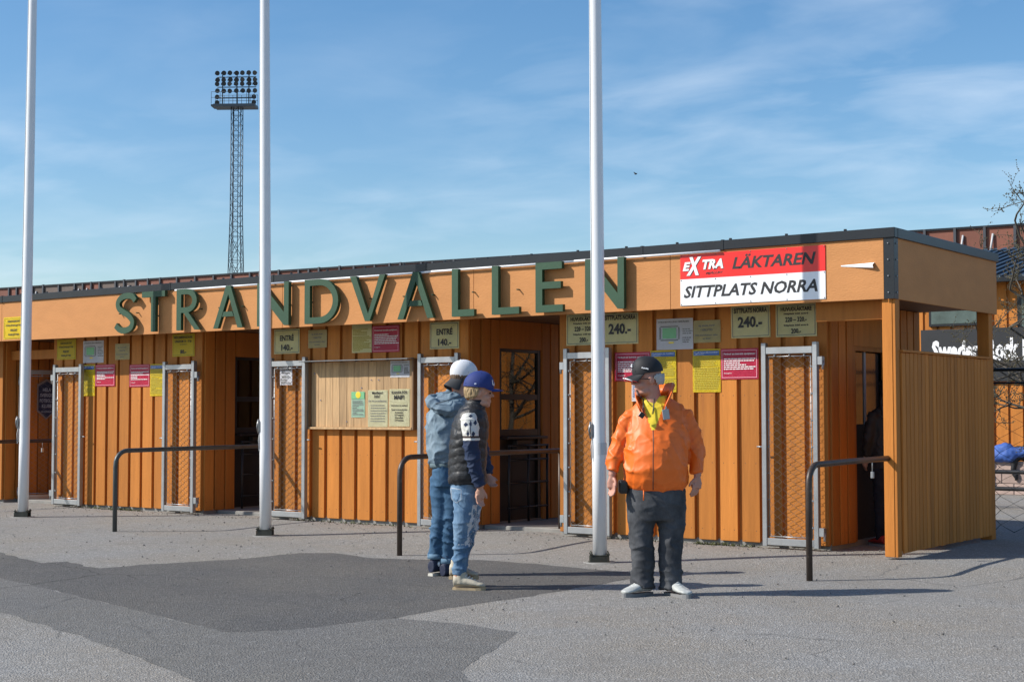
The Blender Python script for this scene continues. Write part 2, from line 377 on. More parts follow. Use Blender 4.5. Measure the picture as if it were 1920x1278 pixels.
BOARD_W, CD = .203, .038
def board_mesh(wid, z0, z1, dep):
    bm = bx(-wid/2, wid/2, 0, dep, z0, z1, bev=.003)
    if z1 > 2.3:                                  # pairs of nail heads
        for z in (.16, .85, 1.55, 2.25):
            for x in (-.3, .3): box(bm, x*wid-.004, x*wid+.004, -.0012, .001, z-.004, z+.004, mi=1)
    return mesh(bm)
_bm = {}
def bmsh(wid, z0, z1, dep):
    k = (round(wid, 4), round(z0, 3), round(z1, 3), dep)
    if k not in _bm: _bm[k] = board_mesh(*k); _bm[k].materials.append(ORANGE); _bm[k].materials.append(mat('nail_rust', (.12, .06, .03), .7))
    return _bm[k]
def boards(parent, p0, p1, z0, z1, per=.2540, wid=BOARD_W, dep=CD):
    """vertical cover boards from p0 to p1 (outer face through both), facing right of travel"""
    a, b = Vector((*p0, 0)), Vector((*p1, 0)); Ln = (b-a).length; n_ = max(1, round(Ln/per)); pr = Ln/n_
    ang = math.atan2(b.y-a.y, b.x-a.x)
    for i in range(n_):
        c = a+(b-a)*((i+.5)/n_)
        o = bpy.data.objects.new('board', bmsh(wid*pr/per, z0, z1+random.choice((0, 0, .0)), dep)); COL.objects.link(o); o.parent = parent
        o.location = c + Vector((-math.sin(ang), math.cos(ang), 0))*random.uniform(0, .0025); o.rotation_euler = (random.uniform(-.0012, .0012), 0, ang)
ZW = ZB+.055
for k, (x0, x1) in SECT.items():
    # hollow booth: backing skins with cover boards nailed on
    front = obj('wall', bx(x0+.03, x1-.03, W+CD, W+CD+.03, .045, ZW), ORANGE, bld)
    boards(front, (x0, W), (x1, W), .045, ZW)
    obj('plinth', bx(x0+.02, x1-.02, W+.035, BACK-.03, -.05, .06), CONC, bld)
    Y1, Y2 = (1.085, 1.95)
    right = obj('side_wall', bx(x1-.06, x1-.03, W+CD+.03, Y1, .045, ZW), ORANGE, bld)
    box_b = [(W+.002, Y1), (Y2, BACK)]
    if k == 'D': box_b = [(W+.002, BACK)]
    boards(right, (x1, W+.03), (x1, box_b[0][1]), .045, ZW, per=.2, wid=.172)
    if len(box_b) > 1:
        boards(right, (x1, Y2), (x1, BACK), .045, ZW, per=.2, wid=.172)
        obj('side_wall', bx(x1-.06, x1-.03, Y2, BACK, .045, ZW), ORANGE, bld)
    else: obj('side_wall', bx(x1-.06, x1-.031, Y1, BACK, .045, ZW), ORANGE, bld)
    left = obj('side_wall', bx(x0+.03, x0+.06, W+CD+.03, BACK, .045, ZW), ORANGE, bld)
    boards(left, (x0, BACK), (x0, W+.03), .045, ZW, per=.254)
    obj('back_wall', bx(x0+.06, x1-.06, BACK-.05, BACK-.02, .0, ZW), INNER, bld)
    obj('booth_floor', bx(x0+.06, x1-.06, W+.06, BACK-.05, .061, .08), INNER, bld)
    if k in 'AB':
        # header above the booth window, then the window itself
        obj('window_header', bx(x1-.06, x1-.004, Y1, Y2, 2.155, ZW), ORANGE, bld)
        win = obj('booth_window', bmesh.new(), DARK, bld)
        bm = bmesh.new()
        for a in ((Y1, Y1+.045), (Y2-.06, Y2)): box(bm, x1-.075, x1-.02, a[0], a[1], .06, 2.155, bev=.003)
        for z in ((2.115, 2.154), (1.53, 1.60), (1.085, 1.17)): box(bm, x1-.073, x1-.022, Y1+.045, Y2-.06, z[0], z[1], bev=.003)
        obj('frame', bm, DARK, win)
        obj('ledge', bx(x1-.2, x1+.10, Y1+.01, Y2-.01, 1.05, 1.083, bev=.004), DARK, win)
        obj('panel', bx(x1-.072, x1-.05, Y1+.045, Y2-.06, .06, 1.05), mat('black_panel', (.012, .011, .010), .5, var=.3), win)
        for z in ((1.60, 2.115), (1.17, 1.53)): obj('pane', bx(x1-.05, x1-.045, Y1+.045, Y2-.06, z[0], z[1]), GLASS, win)
        obj('cash_drawer', bx(x1-.045, x1+.03, Y1+.30, Y1+.62, .93, 1.04, bev=.004), mat('dull_grey_metal', (.06, .06, .06), .5, metal=.5), win)
    if k == 'C':
        obj('window_header', bx(x1-.06, x1-.004, Y1, Y2+.1, 2.06, ZW), ORANGE, bld)
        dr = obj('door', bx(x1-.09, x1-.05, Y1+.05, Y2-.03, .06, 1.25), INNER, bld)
        bm = bmesh.new()
        for a in ((Y1, Y1+.05), (Y2-.03, Y2)): box(bm, x1-.06, x1-.008, a[0], a[1], .05, 2.06, bev=.003)
        box(bm, x1-.06, x1-.009, Y1+.05, Y2-.03, 2.01, 2.06, bev=.003)
        obj('frame', bm, ORANGE, dr)
        obj('pane', bx(x1-.072, x1-.066, Y1+.09, Y2-.08, 1.25, 2.0), mat('dim_glass', (.035, .04, .045), .12), dr)
        obj('glazing_bar', bx(x1-.085, x1-.055, Y1+.38, Y1+.42, 1.25, 2.01), mat('grey_frame', (.35, .36, .38), .5), dr)
for a, b in ((-14.534, -13.335), (-10.037, -8.78), (-5.4285, -4.171)):
    if a < -14: obj('lintel', bx(a+.001, b-.001, W+.12, W+.165, 2.19, 2.33, bev=.004), ORANGE, bld)
    obj('threshold', bx(a+.001, b-.001, .75, BACK-.06, -.05, .045, bev=.01), CONC, bld)
# corner posts and the slatted side screen
obj('corner_post', bx(-.135, -.035, .03, .15, .02, ZB+.06, bev=.004), ORANGE, bld)
obj('corner_post', bx(-.150, -.02, 2.70, 2.83, 0, ZB+.06, bev=.004), ORANGE, bld)
obj('post_batten', bx(-.034, -.006, .035, .13, .02, ZB+.06, bev=.003), ORANGE, bld)
obj('header_beam', bx(-.870, -.036, .16, .22, 2.26, ZB+.06, bev=.003), ORANGE, bld)
scr = obj('side_screen', bx(-.03, -.012, .155, 2.63, .07, 1.93), ORANGE, bld)
nb = 25; pr = (2.63-.135)/nb; sm = mesh(bx(-.0, .022, -pr*.447, pr*.447, .055, 1.94, bev=.003)); sm.materials.append(ORANGE)
for i in range(nb):
    o = bpy.data.objects.new('slat', sm); COL.objects.link(o); o.parent = scr; o.location = (-.011+random.uniform(0, .002), .135+(i+.5)*pr, random.uniform(-.004, .004))
obj('cap_rail', bx(-.045, .03, .128, 2.64, 1.942, 1.965, bev=.003), ORANGE, scr)

# fascia lettering, each letter measured on the fascia
sign = empty('facade_lettering', (-7, -.05, ZB), label='dark green raised capital letters spelling STRANDVALLEN along the fascia', cat='sign')
LET = [('S', 214, 256), ('T', 266, 309), ('R', 331, 375), ('A', 400, 455), ('N', 482, 541), ('D', 571, 634), ('V', 656, 722), ('A', 745, 813), ('L', 847, 889), ('L', 922, 973), ('E', 1004, 1055), ('N', 1097, 1170)]
def stroke_letter(ch, w_, h, t):
    """outline polygons (lists of loops: quads) of a grotesque capital, w by h, stroke t"""
    q = []
    def quad(a, b, c, d): q.append([a, b, c, d])
    if ch == 'T': quad((0, h-t*.86), (w_, h-t*.86), (w_, h), (0, h)); quad((w_/2-t/2, 0), (w_/2+t/2, 0), (w_/2+t/2, h-t*.861), (w_/2-t/2, h-t*.861))
    if ch in 'LE':
        quad((0, 0), (t, 0), (t, h), (0, h)); quad((t, 0), (w_, 0), (w_, t*.86), (t, t*.86))
        if ch == 'E': quad((t, h-t*.86), (w_*.97, h-t*.86), (w_*.97, h), (t, h)); quad((t, h*.47), (w_*.93, h*.47), (w_*.93, h*.47+t*.83), (t, h*.47+t*.83))
    if ch == 'N': quad((0, 0), (t*.9, 0), (t*.9, h), (0, h)); quad((w_-t*.9, 0), (w_, 0), (w_, h), (w_-t*.9, h)); quad((t*.9, h), (t*.9, h*.70), (w_-t*.9, 0), (w_-t*.9, h*.30))
    if ch == 'V': quad((0, h), (w_/2-t*.42, 0), (w_/2+t*.12, h*.16), (t*1.08, h)); quad((w_, h), (w_-t*1.0, h), (w_/2+t*.12, h*.16), (w_/2-t*.42, 0)); q[-1] = [(w_/2-t*.42, 0), (w_/2+t*.42, 0), (w_, h), (w_-t, h), (w_/2+t*.12, h*.16)]
    if ch == 'A':
        quad((0, 0), (t, 0), (w_/2+t*.05, h*.80), (w_/2-t*.45, h)); quad((w_/2+t*.05, h*.80), (w_-t*1.05, 0), (w_, 0), (w_/2+t*.5, h)); q[-1] = [(w_/2-t*.45, h), (w_/2+t*.05, h*.80), (w_-t*1.05, 0), (w_, 0), (w_/2+t*.5, h)]
        quad((w_*.30, h*.27), (w_*.70, h*.27), (w_*.645, h*.27+t*.72), (w_*.355, h*.27+t*.72))
    def arc(cx, cz, ro, ri, a0, a1, n=14, sx=1.):
        for i in range(n):
            a, b = a0+(a1-a0)*i/n, a0+(a1-a0)*(i+1)/n
            q.append([(cx+math.cos(a)*ri[0], cz+math.sin(a)*ri[1]), (cx+math.cos(a)*ro[0], cz+math.sin(a)*ro[1]), (cx+math.cos(b)*ro[0], cz+math.sin(b)*ro[1]), (cx+math.cos(b)*ri[0], cz+math.sin(b)*ri[1])])
    if ch == 'D':
        quad((0, 0), (t, 0), (t, h), (0, h)); quad((t, 0), (w_*.45, 0), (w_*.45, t*.86), (t, t*.86)); quad((t, h-t*.86), (w_*.45, h-t*.86), (w_*.45, h), (t, h))
        arc(w_*.45, h/2, (w_*.55, h/2), (w_*.55-t, h/2-t*.86), -math.pi/2, math.pi/2)
    if ch == 'R':
        quad((0, 0), (t, 0), (t, h), (0, h)); z1 = h*.42; mid = (h+z1)/2; hh = (h-z1)/2
        quad((t, h-t*.8), (w_*.42, h-t*.8), (w_*.42, h), (t, h)); quad((t, z1), (w_*.42, z1), (w_*.42, z1+t*.8), (t, z1+t*.8))
        arc(w_*.42, mid, (w_*.44, hh), (w_*.44-t*.95, hh-t*.8), -math.pi/2, math.pi/2)
        quad((w_*.30, z1), (w_-t*1.15, 0), (w_, 0), (w_*.30+t*1.1, z1))
    if ch == 'S':
        P = [(.93, .80), (.80, .905), (.58, .935), (.33, .90), (.165, .775), (.21, .625), (.42, .52), (.66, .42), (.81, .28), (.74, .13), (.50, .062), (.26, .085), (.07, .20)]
        C = [Vector((a*w_, b*h)) for a, b in P]; pp = []
        for i in range(len(C)-1):
            p0, p1, p2, p3 = C[max(0, i-1)], C[i], C[i+1], C[min(len(C)-1, i+2)]
            for k in range(4):
                u = k/4; pp.append(.5*((2*p1)+(-p0+p2)*u+(2*p0-5*p1+4*p2-p3)*u*u+(-p0+3*p1-3*p2+p3)*u**3))
        pp.append(C[-1]); ed = []
        for i, c in enumerate(pp):
            d = (pp[min(i+1, len(pp)-1)]-pp[max(0, i-1)]).normalized(); n_ = Vector((-d.y, d.x)); ed.append((c-n_*t*.45, c+n_*t*.45))
        for (a, b), (c, d) in zip(ed, ed[1:]): q.append([tuple(a), tuple(b), tuple(d), tuple(c)])
    return q
def prism(bm, poly, y0, y1):
    ar = sum(a[0]*b[1]-b[0]*a[1] for a, b in zip(poly, poly[1:]+poly[:1]))
    if ar < 0: poly = poly[::-1]
    A = [bm.verts.new((x, y0, z)) for x, z in poly]; B = [bm.verts.new((x, y1, z)) for x, z in poly]
    bm.faces.new(A); bm.faces.new(B[::-1]); n_ = len(A)
    for i in range(n_): bm.faces.new((A[(i+1) % n_], A[i], B[i], B[(i+1) % n_]))
for i, (ch, a, b) in enumerate(LET):
    X0, X1 = PY(a, 560, -.094)[0], PY(b, 560, -.094)[0]
    bm = bmesh.new(); H = .545
    for poly in stroke_letter(ch, X1-X0, H, .09): prism(bm, poly, -.094, -.046)
    bmesh.ops.remove_doubles(bm, verts=bm.verts[:], dist=.0004)
    for dx in (.05, (X1-X0)-.06):                       # stand-offs behind the letter
        tube(bm, [(dx if ch not in 'TV' else (X1-X0)/2, -.05, H*.5 if ch != 'T' else H*.4), (dx if ch not in 'TV' else (X1-X0)/2, .0, H*.5 if ch != 'T' else H*.4)], .008, 6)
    obj('letter', bm, GREEN, sign, loc=(X0+7, .05, 2.467-ZB))

# banner on the fascia
bx0, bx1, bz0, bz1 = -2.296, -.688, 2.470, 2.993; bzm = 2.7405
ban = empty('sponsor_banner', (bx0, 0, bz0), label='red and white banner reading LÄKTAREN SITTPLATS NORRA on the fascia', cat='banner')
BW, BH, BM = bx1-bx0, bz1-bz0, bzm-bz0
obj('red_panel', bx(0, BW, -.009, -.003, BM, BH), RED, ban); obj('white_panel', bx(0, BW, -.009, -.003, 0, BM-.0005), BWHITE, ban)
bm = bmesh.new(); add_text(bm, 'LÄKTAREN', .60, 1.52, BM+.075, BM+.075+.145, -.0105, .03, .25)
obj('lettering', bm, INK, ban); bm = bmesh.new(); add_text(bm, 'SITTPLATS NORRA', .035, 1.56, .075, .20, -.0105, .028, .25); obj('lettering', bm, INK, ban); bm = bmesh.new(); add_text(bm, 'MJÄLLBY', .295, .50, BM+.032, BM+.066, -.0105, .02, .3)
obj('lettering', bm, INK, ban)
bm = bmesh.new()
for s, a, b, c, d in (('E', .03, .125, .085, .175), ('X', .075, .25, .035, .225), ('TRA', .24, .525, .09, .19)):
    add_text(bm, s, a+.006, b+.006, BM+c-.006, BM+d-.006, -.0102, .06, .25)
obj('logo_shadow', bm, INK, ban)
bm = bmesh.new()
for s, a, b, c, d in (('E', .03, .125, .085, .175), ('X', .075, .25, .035, .225), ('TRA', .24, .525, .09, .19)):
    add_text(bm, s, a, b, BM+c, BM+d, -.0115, .045, .25)
obj('logo', bm, INKW, ban)
bm = bmesh.new()
for x in np.linspace(.012, BW-.012, 5):
    for z in (.012, BH-.012, BM-.012): ell(bm, (x, -.011, z), (.006, .004, .006), seg=8)
obj('screws', bm, mat('screw', (.2, .2, .2), .4, metal=.8), ban)
# torn strip of white tape curling off the fascia
bm = bmesh.new(); A, B = PY(1577, 499, 0), PY(1640, 501, 0); prev = None
for i in range(9):
    u = i/8; x = A[0]+(B[0]-A[0])*u; hh = .004+.034*u; out = -.004-.05*u*u
    a, b, c = [bm.verts.new(v) for v in ((x, -.003, A[2]+.006+.01*u), (x, out, A[2]+.006-hh*.35), (x, out*.6, A[2]-hh))]
    if prev:
        bm.faces.new((prev[0], a, b, prev[1])); bm.faces.new((prev[1], b, c, prev[2]))
    prev = (a, b, c)
tag(obj('torn_tape', bm, mat('white_tape', (.8, .8, .8), .5), smooth=True), 'torn strip of white tape curling off the fascia beside the banner', 'tape')

# ------------------------------------------------------------------ notices
def notice(name, x0, y0, x1, y1, m, label, items=(), Y=None, cat='notice', lines=None, band=None, border=None, group=None, tilt=0):
    """a printed sheet; the box comes from pixels on its wall plane. items: (text, x0,x1,z0,z1 relative, material)"""
    Y = W-.006 if Y is None else Y
    a, b = PY(x0, (y0+y1)/2, Y), PY(x1, (y0+y1)/2, Y); xm = (x0+x1)/2
    zt, zb = PY(xm, y0, Y)[2], PY(xm, y1, Y)[2]; Wd, Ht = b[0]-a[0], zt-zb
    e = empty(name, ((a[0]+b[0])/2, Y, zb), label=label, cat=cat, group=group); e.rotation_euler = (0, R(tilt), 0)
    bm = bmesh.new(); n_ = 6; g = {}
    for i in range(n_+1):
        for j in range(n_+1):
            g[i, j] = bm.verts.new(((i/n_-.5)*Wd, -.001-.0025*noise.noise(Vector((i*.9+x0, j*.9, 2))), j/n_*Ht))
    for i in range(n_):
        for j in range(n_): bm.faces.new((g[i, j], g[i+1, j], g[i+1, j+1], g[i, j+1]))
    bmesh.ops.solidify(bm, geom=bm.faces[:], thickness=.003)
    obj('sheet', bm, m, e)
    per = {}
    for t in items:
        mm = t[5]; per.setdefault(mm.name, (mm, []))[1].append(t)
    if band:
        bm = bx(-Wd/2+band[3]*Wd, Wd/2-band[3]*Wd, -.0058, -.0050, band[0]*Ht, band[1]*Ht); obj('header_band', bm, band[2], e)
    if border:
        bm = bmesh.new(); q = .035*Wd; t = .006
        for r_ in ((-Wd/2+q, Wd/2-q, q, q+t), (-Wd/2+q, Wd/2-q, Ht-q-t, Ht-q), (-Wd/2+q, -Wd/2+q+t, q+t, Ht-q-t), (Wd/2-q-t, Wd/2-q, q+t, Ht-q-t)): box(bm, r_[0], r_[1], -.0056, -.0050, r_[2], r_[3])
        obj('printed_border', bm, border, e)
    for mm, ts in per.values():
        for t in ts:
            bm = bmesh.new(); add_text(bm, t[0], (t[1]-.5)*Wd, (t[2]-.5)*Wd, t[3]*Ht, t[4]*Ht, -.0064, .03 if len(t) < 7 else t[6]); obj('lettering', bm, mm, e)
    if lines:
        for (zz0, zz1, n_, mm, xl, xr) in lines:
            bm = bmesh.new()
            for i in range(n_):
                z = (zz1-(zz1-zz0)*(i+.5)/n_)*Ht; x = (xl-.5)*Wd; end = (xr-.5)*Wd - (random.uniform(0, .12) if random.random() < .7 else random.uniform(.2, .6))*Wd
                while x < end:                     # words of a line too small to read
                    wl = random.uniform(.03, .11)*Wd; box(bm, x, min(x+wl, end+.01), -.0060, -.0052, z-.0045, z+.0045); x += wl+.014*Wd
            obj('small_print', bm, mm, e)
    return e
SEAS = lambda: [('SÄSONGSKORT', .2, .8, .76, .87, INK), ('FÖRKÖPSBILJETTER', .12, .88, .56, .67, INK), ('FRIKORT', .34, .66, .34, .45, INK), ('FRIBILJETTER', .24, .76, .13, .24, INK)]
notice('yellow_notice', 7, 594, 46, 635, PAPERY, 'bright yellow ticket notice on the sunlit fascia beside a white flagpole', SEAS(), Y=-.004, border=INKY)
notice('yellow_notice', 107, 636, 142.5, 674, PAPERY, 'bright yellow notice about season tickets under the fascia above a mesh gate', SEAS(), border=INKY)
def plan(x0, y0, x1, y1, label, Y=None):
    e = notice('stadium_plan', x0, y0, x1, y1, PAPERW, label, [('STRANDVALLENS OMRÅDEN', .06, .9, .87, .93, INKG)], Y=Y, lines=[(.2, .75, 8, INKG, .72, .98)])
    c = [o for o in e.children if o.name.startswith('sheet')][0]; Wd = c.dimensions.x; Ht = c.dimensions.z
    bm = bx(-.33*Wd, .05*Wd, -.0060, -.0054, .36*Ht, .70*Ht); obj('pitch_print', bm, PGREEN, e)
    bm = bmesh.new()
    for r_ in ((-.38, .10, .73, .76), (-.38, .10, .29, .32), (-.41, -.385, .33, .72), (.105, .135, .33, .72)): box(bm, r_[0]*Wd, r_[1]*Wd, -.0060, -.0054, r_[2]*Ht, r_[3]*Ht)
    obj('stands_print', bm, INKG, e)
    bm = bx(-.16*Wd, -.02*Wd, -.0060, -.0054, .2*Ht, .25*Ht); obj('car_park_print', bm, PAPERY, e)
plan(156, 638.5, 194.5, 680, 'white stadium plan above the blue and yellow notice, next to the season ticket notice')
TAN = [('EJ INSLÄPP', .2, .8, .70, .80, INKG), ('I HALVTID', .28, .72, .52, .62, INKG), ('Ditt inträdeskort gäller', .08, .92, .28, .37, INKG), ('ej åter', .35, .65, .13, .22, INKG)]
notice('tan_notice', 216, 644, 243, 674, PAPERT, 'small faded tan notice between a stadium plan and the 80 kronor sign', TAN)
def info(x0, y0, x1, y1, label, head=True, m=PAPERY):
    notice('rules_notice', x0, y0, x1, y1, m, label, [('Vi vill hälsa alla besökare', .06, .94, .905, .935, INKW, .0), ('välkomna', .06, .4, .868, .893, INKW, .0)] if head else [], band=(.85, .955, BLUE, .04) if head else None,
           lines=[(.60, .83, 5, INKY, .06, .86), (.06, .58, 13, INKY, .06, .97)])
def pink(x0, y0, x1, y1, label):
    notice('ban_notice', x0, y0, x1, y1, PINK, label, [('Förbud att beträda spelplanen', .09, .92, .78, .86, INKW, .01), ('Arrangören', .09, .30, .17, .22, INKW, .0)], lines=[(.30, .70, 6, INKW, .09, .97)], border=mat('pale_pink_ink', (.8, .35, .42), .5))
info(152, 683.5, 178, 742, 'narrow blue and yellow rules notice right of a mesh gate, beside a pink notice')
pink(179, 683, 215.7, 724, 'pink-red notice beside the blue and yellow notice nearest the far flagpole')
pink(243, 683, 281, 725, 'pink-red notice left of the second mesh gate on the far wall')
info(281.5, 682, 307, 742, 'blue and yellow rules notice tucked beside the gate frame under the 80.- sign')
notice('price_sign', 323.5, 626, 365, 668, PAPERY, 'bright yellow price sign reading 80.- above a mesh gate', [('MEDLEMSPENSIONÄR', .09, .92, .80, .92, INK), ('UNGDOM 13 - 19 år', .12, .88, .62, .73, INK), ('Ungdomskort', .36, .66, .51, .56, INK), ('80.-', .37, .64, .12, .30, INK, .03)], border=INKY)
ENT = [('ENTRÉ', .24, .78, .52, .80, INK, .03), ('140.-', .29, .74, .12, .38, INK, .03)]
notice('price_sign', 514, 616.5, 562, 663, PAPERP, 'pale yellow ENTRÉ 140.- sign just right of the middle flagpole', ENT, border=INKG)
notice('tan_notice', 578, 618, 613, 652, PAPERT, 'crumpled tan notice above the wooden notice board roof', TAN)
info(660, 607, 697, 661, 'shaded yellow rules notice above the wooden notice board, without blue header', False, PAPERP)
pink(698, 610, 749, 660, 'pink-red notice in the shade above the wooden notice board')
notice('price_sign', 806, 603, 861, 654, PAPERP, 'pale yellow ENTRÉ 140.- sign above the men in caps', ENT, border=INKG)
HUV = [('HUVUDLÄKTARE', .13, .88, .78, .93, INK, .03), ('Sittplats inkl entré', .2, .8, .66, .73, INK), ('220 – 320.-', .24, .76, .45, .60, INK, .03), ('Ståplats inkl entré', .2, .8, .31, .38, INK), ('200.-', .38, .62, .10, .25, INK, .03)]
SIT = [('SITTPLATS NORRA', .08, .93, .78, .93, INK, .03), ('240.-', .18, .80, .32, .67, INK, .035)]
notice('price_sign', 1062, 588.5, 1128.5, 647, PAPERP, 'pale yellow HUVUDLÄKTARE 220-320.- sign partly behind the flagpole', HUV, border=INKG)
notice('price_sign', 1129.5, 586.5, 1197, 645, PAPERP, 'pale yellow SITTPLATS NORRA 240.- sign right behind the flagpole', SIT, border=INKG)
plan(1231, 597, 1299.5, 655, 'large white stadium plan right of the near flagpole under the fascia')
notice('tan_notice', 1300.5, 600, 1351, 642, PAPERT, 'tan laminated notice beside the large white stadium plan', TAN)
notice('price_sign', 1371, 573, 1444.5, 633, PAPERP, 'pale yellow SITTPLATS NORRA 240.- sign under the red and white banner', SIT, border=INKG, tilt=-.6)
notice('price_sign', 1454.6, 569, 1531.7, 631, PAPERP, 'pale yellow HUVUDLÄKTARE sign under the banner above a mesh gate', HUV, border=INKG)
pink(1153, 660, 1220, 714, 'pink-red notice next to the near flagpole, beside a blue and yellow notice')
info(1220, 656.5, 1268, 735, 'blue and yellow rules notice behind the head of the man in orange')
info(1299, 654, 1351, 735, 'blue and yellow rules notice beside the pink notice near the right gate')
pink(1351.5, 653, 1422, 710.5, 'pink-red notice left of the mesh gate nearest the slatted screen')
notice('paper_sheet', 1184.5, 715, 1212, 752, PAPERW, 'white sheet of paper on the wall behind the chin of the man in orange', [], lines=[(.2, .9, 7, BLUE, .08, .9)])

# notice board: box with own little roof, bare wood back
nbx0, nbx1 = PY(577, 740, .42)[0], PY(776, 740, .42)[0]; nz0, nz1 = 1.165, 2.03
nbd = empty('notice_board', ((nbx0+nbx1)/2, W, nz0), label='bare wood notice board with a small metal roof on the orange wall', cat='notice board')
nw = (nbx1-nbx0)/2; nh = nz1-nz0
n_ = 14
for i in range(n_):
    a = -nw+.03+(2*nw-.06)*i/n_; b = -nw+.03+(2*nw-.06)*(i+1)/n_
    obj('plank', bx(a+.0012, b-.0012, -.022-random.uniform(0, .003), -.004, .03, nh-.02, bev=.002), WOOD, nbd)
for q in (-nw, nw-.03): obj('side_frame', bx(q, q+.03, -.07, -.002, 0, nh, bev=.003), mat('brown_frame', (.20, .11, .05), .7, var=.3), nbd)
obj('sill', bx(-nw+.0305, nw-.0305, -.075, -.003, 0, .029, bev=.003), WOOD, nbd)
obj('roof', box(bmesh.new(), -nw-.02, nw+.02, -.13, 0, nh, nh+.012, bev=.002, M=Matrix.Translation((0, 0, 0)) @ Matrix.Rotation(R(5), 4, 'X')), mat('dull_zinc', (.22, .23, .24), .5, metal=.6, var=.3), nbd)
YN = W-.028
plan(732, 676, 768, 707, 'small white stadium plan pinned inside the wooden notice board', Y=YN)
notice('mint_leaflet', 659, 734, 684, 782, MINT, 'mint leaflet with green header and round yellow emblem on the notice board', [], Y=YN, band=(.72, .99, PGREEN, .01), lines=[(.08, .66, 9, INKG, .1, .9)])
a = PY(671.5, 740, YN-.008); tag(obj('leaflet_emblem', ell(bmesh.new(), (0, 0, 0), (.042, .002, .042), seg=12), mat('emblem_yellow', (.8, .55, .03), .4), loc=a), 'round yellow emblem printed on the mint leaflet', 'emblem')
notice('cream_poster', 690, 731, 727, 800, PAPERC, 'cream poster headed Medlem? Info? on the notice board', [('Medlem?', .22, .76, .89, .96, INK), ('Info?', .34, .62, .79, .87, INK), ('Hör gärn av medlemskap', .04, .94, .67, .73, INKG)], Y=YN, lines=[(.12, .62, 7, INKG, .14, .95)])
notice('cream_poster', 730, 729, 768, 799, PAPERC, 'cream poster headed SLANTA FÖR MAIF! on the notice board', [('SLANTA FÖR', .12, .9, .87, .96, INK, .03), ('MAIF!', .25, .75, .72, .84, INK, .035), ('Ditt bidrag gör skillnad', .1, .9, .53, .58, INK), ('Tipspromenad på plats', .1, .9, .42, .47, INK), ('A-matchen', .3, .7, .35, .40, INK), ('U17-matchen', .28, .72, .28, .33, INK), ('Damallsv', .3, .7, .21, .26, INK), ('U19-matchen', .28, .72, .14, .19, INK)], Y=YN)
bm = bmesh.new()
for x, y in ((601, 750), (678, 727), (696, 712), (710, 712), (590, 700), (650, 790)): ell(bm, PY(x, y, YN-.004), (.007, .005, .007), seg=8)
tag(obj('drawing_pins', bm, BLUE), 'blue and white drawing pins stuck in the bare notice board', 'pins', kind='stuff')

# ------------------------------------------------------------------ mesh gates
def chain_link(w_, h, px_, pz, r_, bulge=.006):
    """woven diamond mesh filling w_ x h, wires as thin zigzag tubes"""
    bm = bmesh.new(); nx = int(round(w_/px_)); dx = w_/nx; nz_ = int(round(h/pz)); dz = h/nz_
    for i in range(nx+1):
        pts = []
        for j in range(2*nz_+1):
            off = (.5 if (i+j) % 2 else -.5)*dx
            x = i*dx+off+.012*dx*random.uniform(-1, 1); pts.append((min(max(x, 0), w_), (bulge if (i+j) % 2 else -bulge), j*dz/2))
        tube(bm, pts, r_, 4, cap=False)
    return bm
GW, GH = .66, 2.055
def make_gate():
    g = empty('mesh_gate', (0, 0, 0))
    t = .055
    for x, nm in ((0, 'post'), (GW-t, 'post')): obj(nm, bx(x, x+t, -.03, .03, .0, GH, bev=.004), GALV, g)
    obj('top_rail', bx(t+.001, GW-t-.001, -.027, .027, GH-.115, GH-.045, bev=.004), GALV, g)
    obj('bottom_rail', bx(t+.001, GW-t-.001, -.027, .027, .012, .082, bev=.004), GALV, g)
    bm = bmesh.new()
    for x in (t+.03, GW-t-.02): tube(bm, [(x, 0, .10), (x, 0, GH-.14)], .006, 6)
    for z in (.10, GH-.14): tube(bm, [(t+.03, 0, z), (GW-t-.02, 0, z)], .006, 6)
    for z in np.linspace(.2, GH-.25, 7):
        tube(bm, [(t-.005, 0, z), (t+.032, 0, z)], .007, 6); ell(bm, (t+.018, -.012, z), (.012, .012, .012), seg=8)
        tube(bm, [(GW-t+.003, 0, z), (GW-t-.022, 0, z)], .006, 6)
    for x in np.linspace(t+.10, GW-t-.1, 3): tube(bm, [(x, 0, GH-.115), (x, 0, GH-.14)], .008, 6); ell(bm, (x, -.012, GH-.135), (.012, .012, .012), seg=8)
    obj('tension_rods', bm, GALV, g)
    o = obj('chain_link', chain_link(GW-2*t-.05, GH-.24, .060, .078, .0024), WIRE, g); o.location = (t+.03, 0, .10)
    obj('latch', tube(bmesh.new(), [(GW, -.0, 1.0), (GW+.07, -.005, 1.0)], .009, 6), GALV, g)
    for z in (.12, 1.82):
        bm = bmesh.new(); box(bm, -.06, -.001, -.025, .035, z, z+.085, bev=.004); tube(bm, [(-.055, .0, z-.045), (-.055, 0, z+.04)], .014, 8); obj('hinge', bm, GALV, g)
    return g
gate0 = make_gate(); first = True
GY = .385
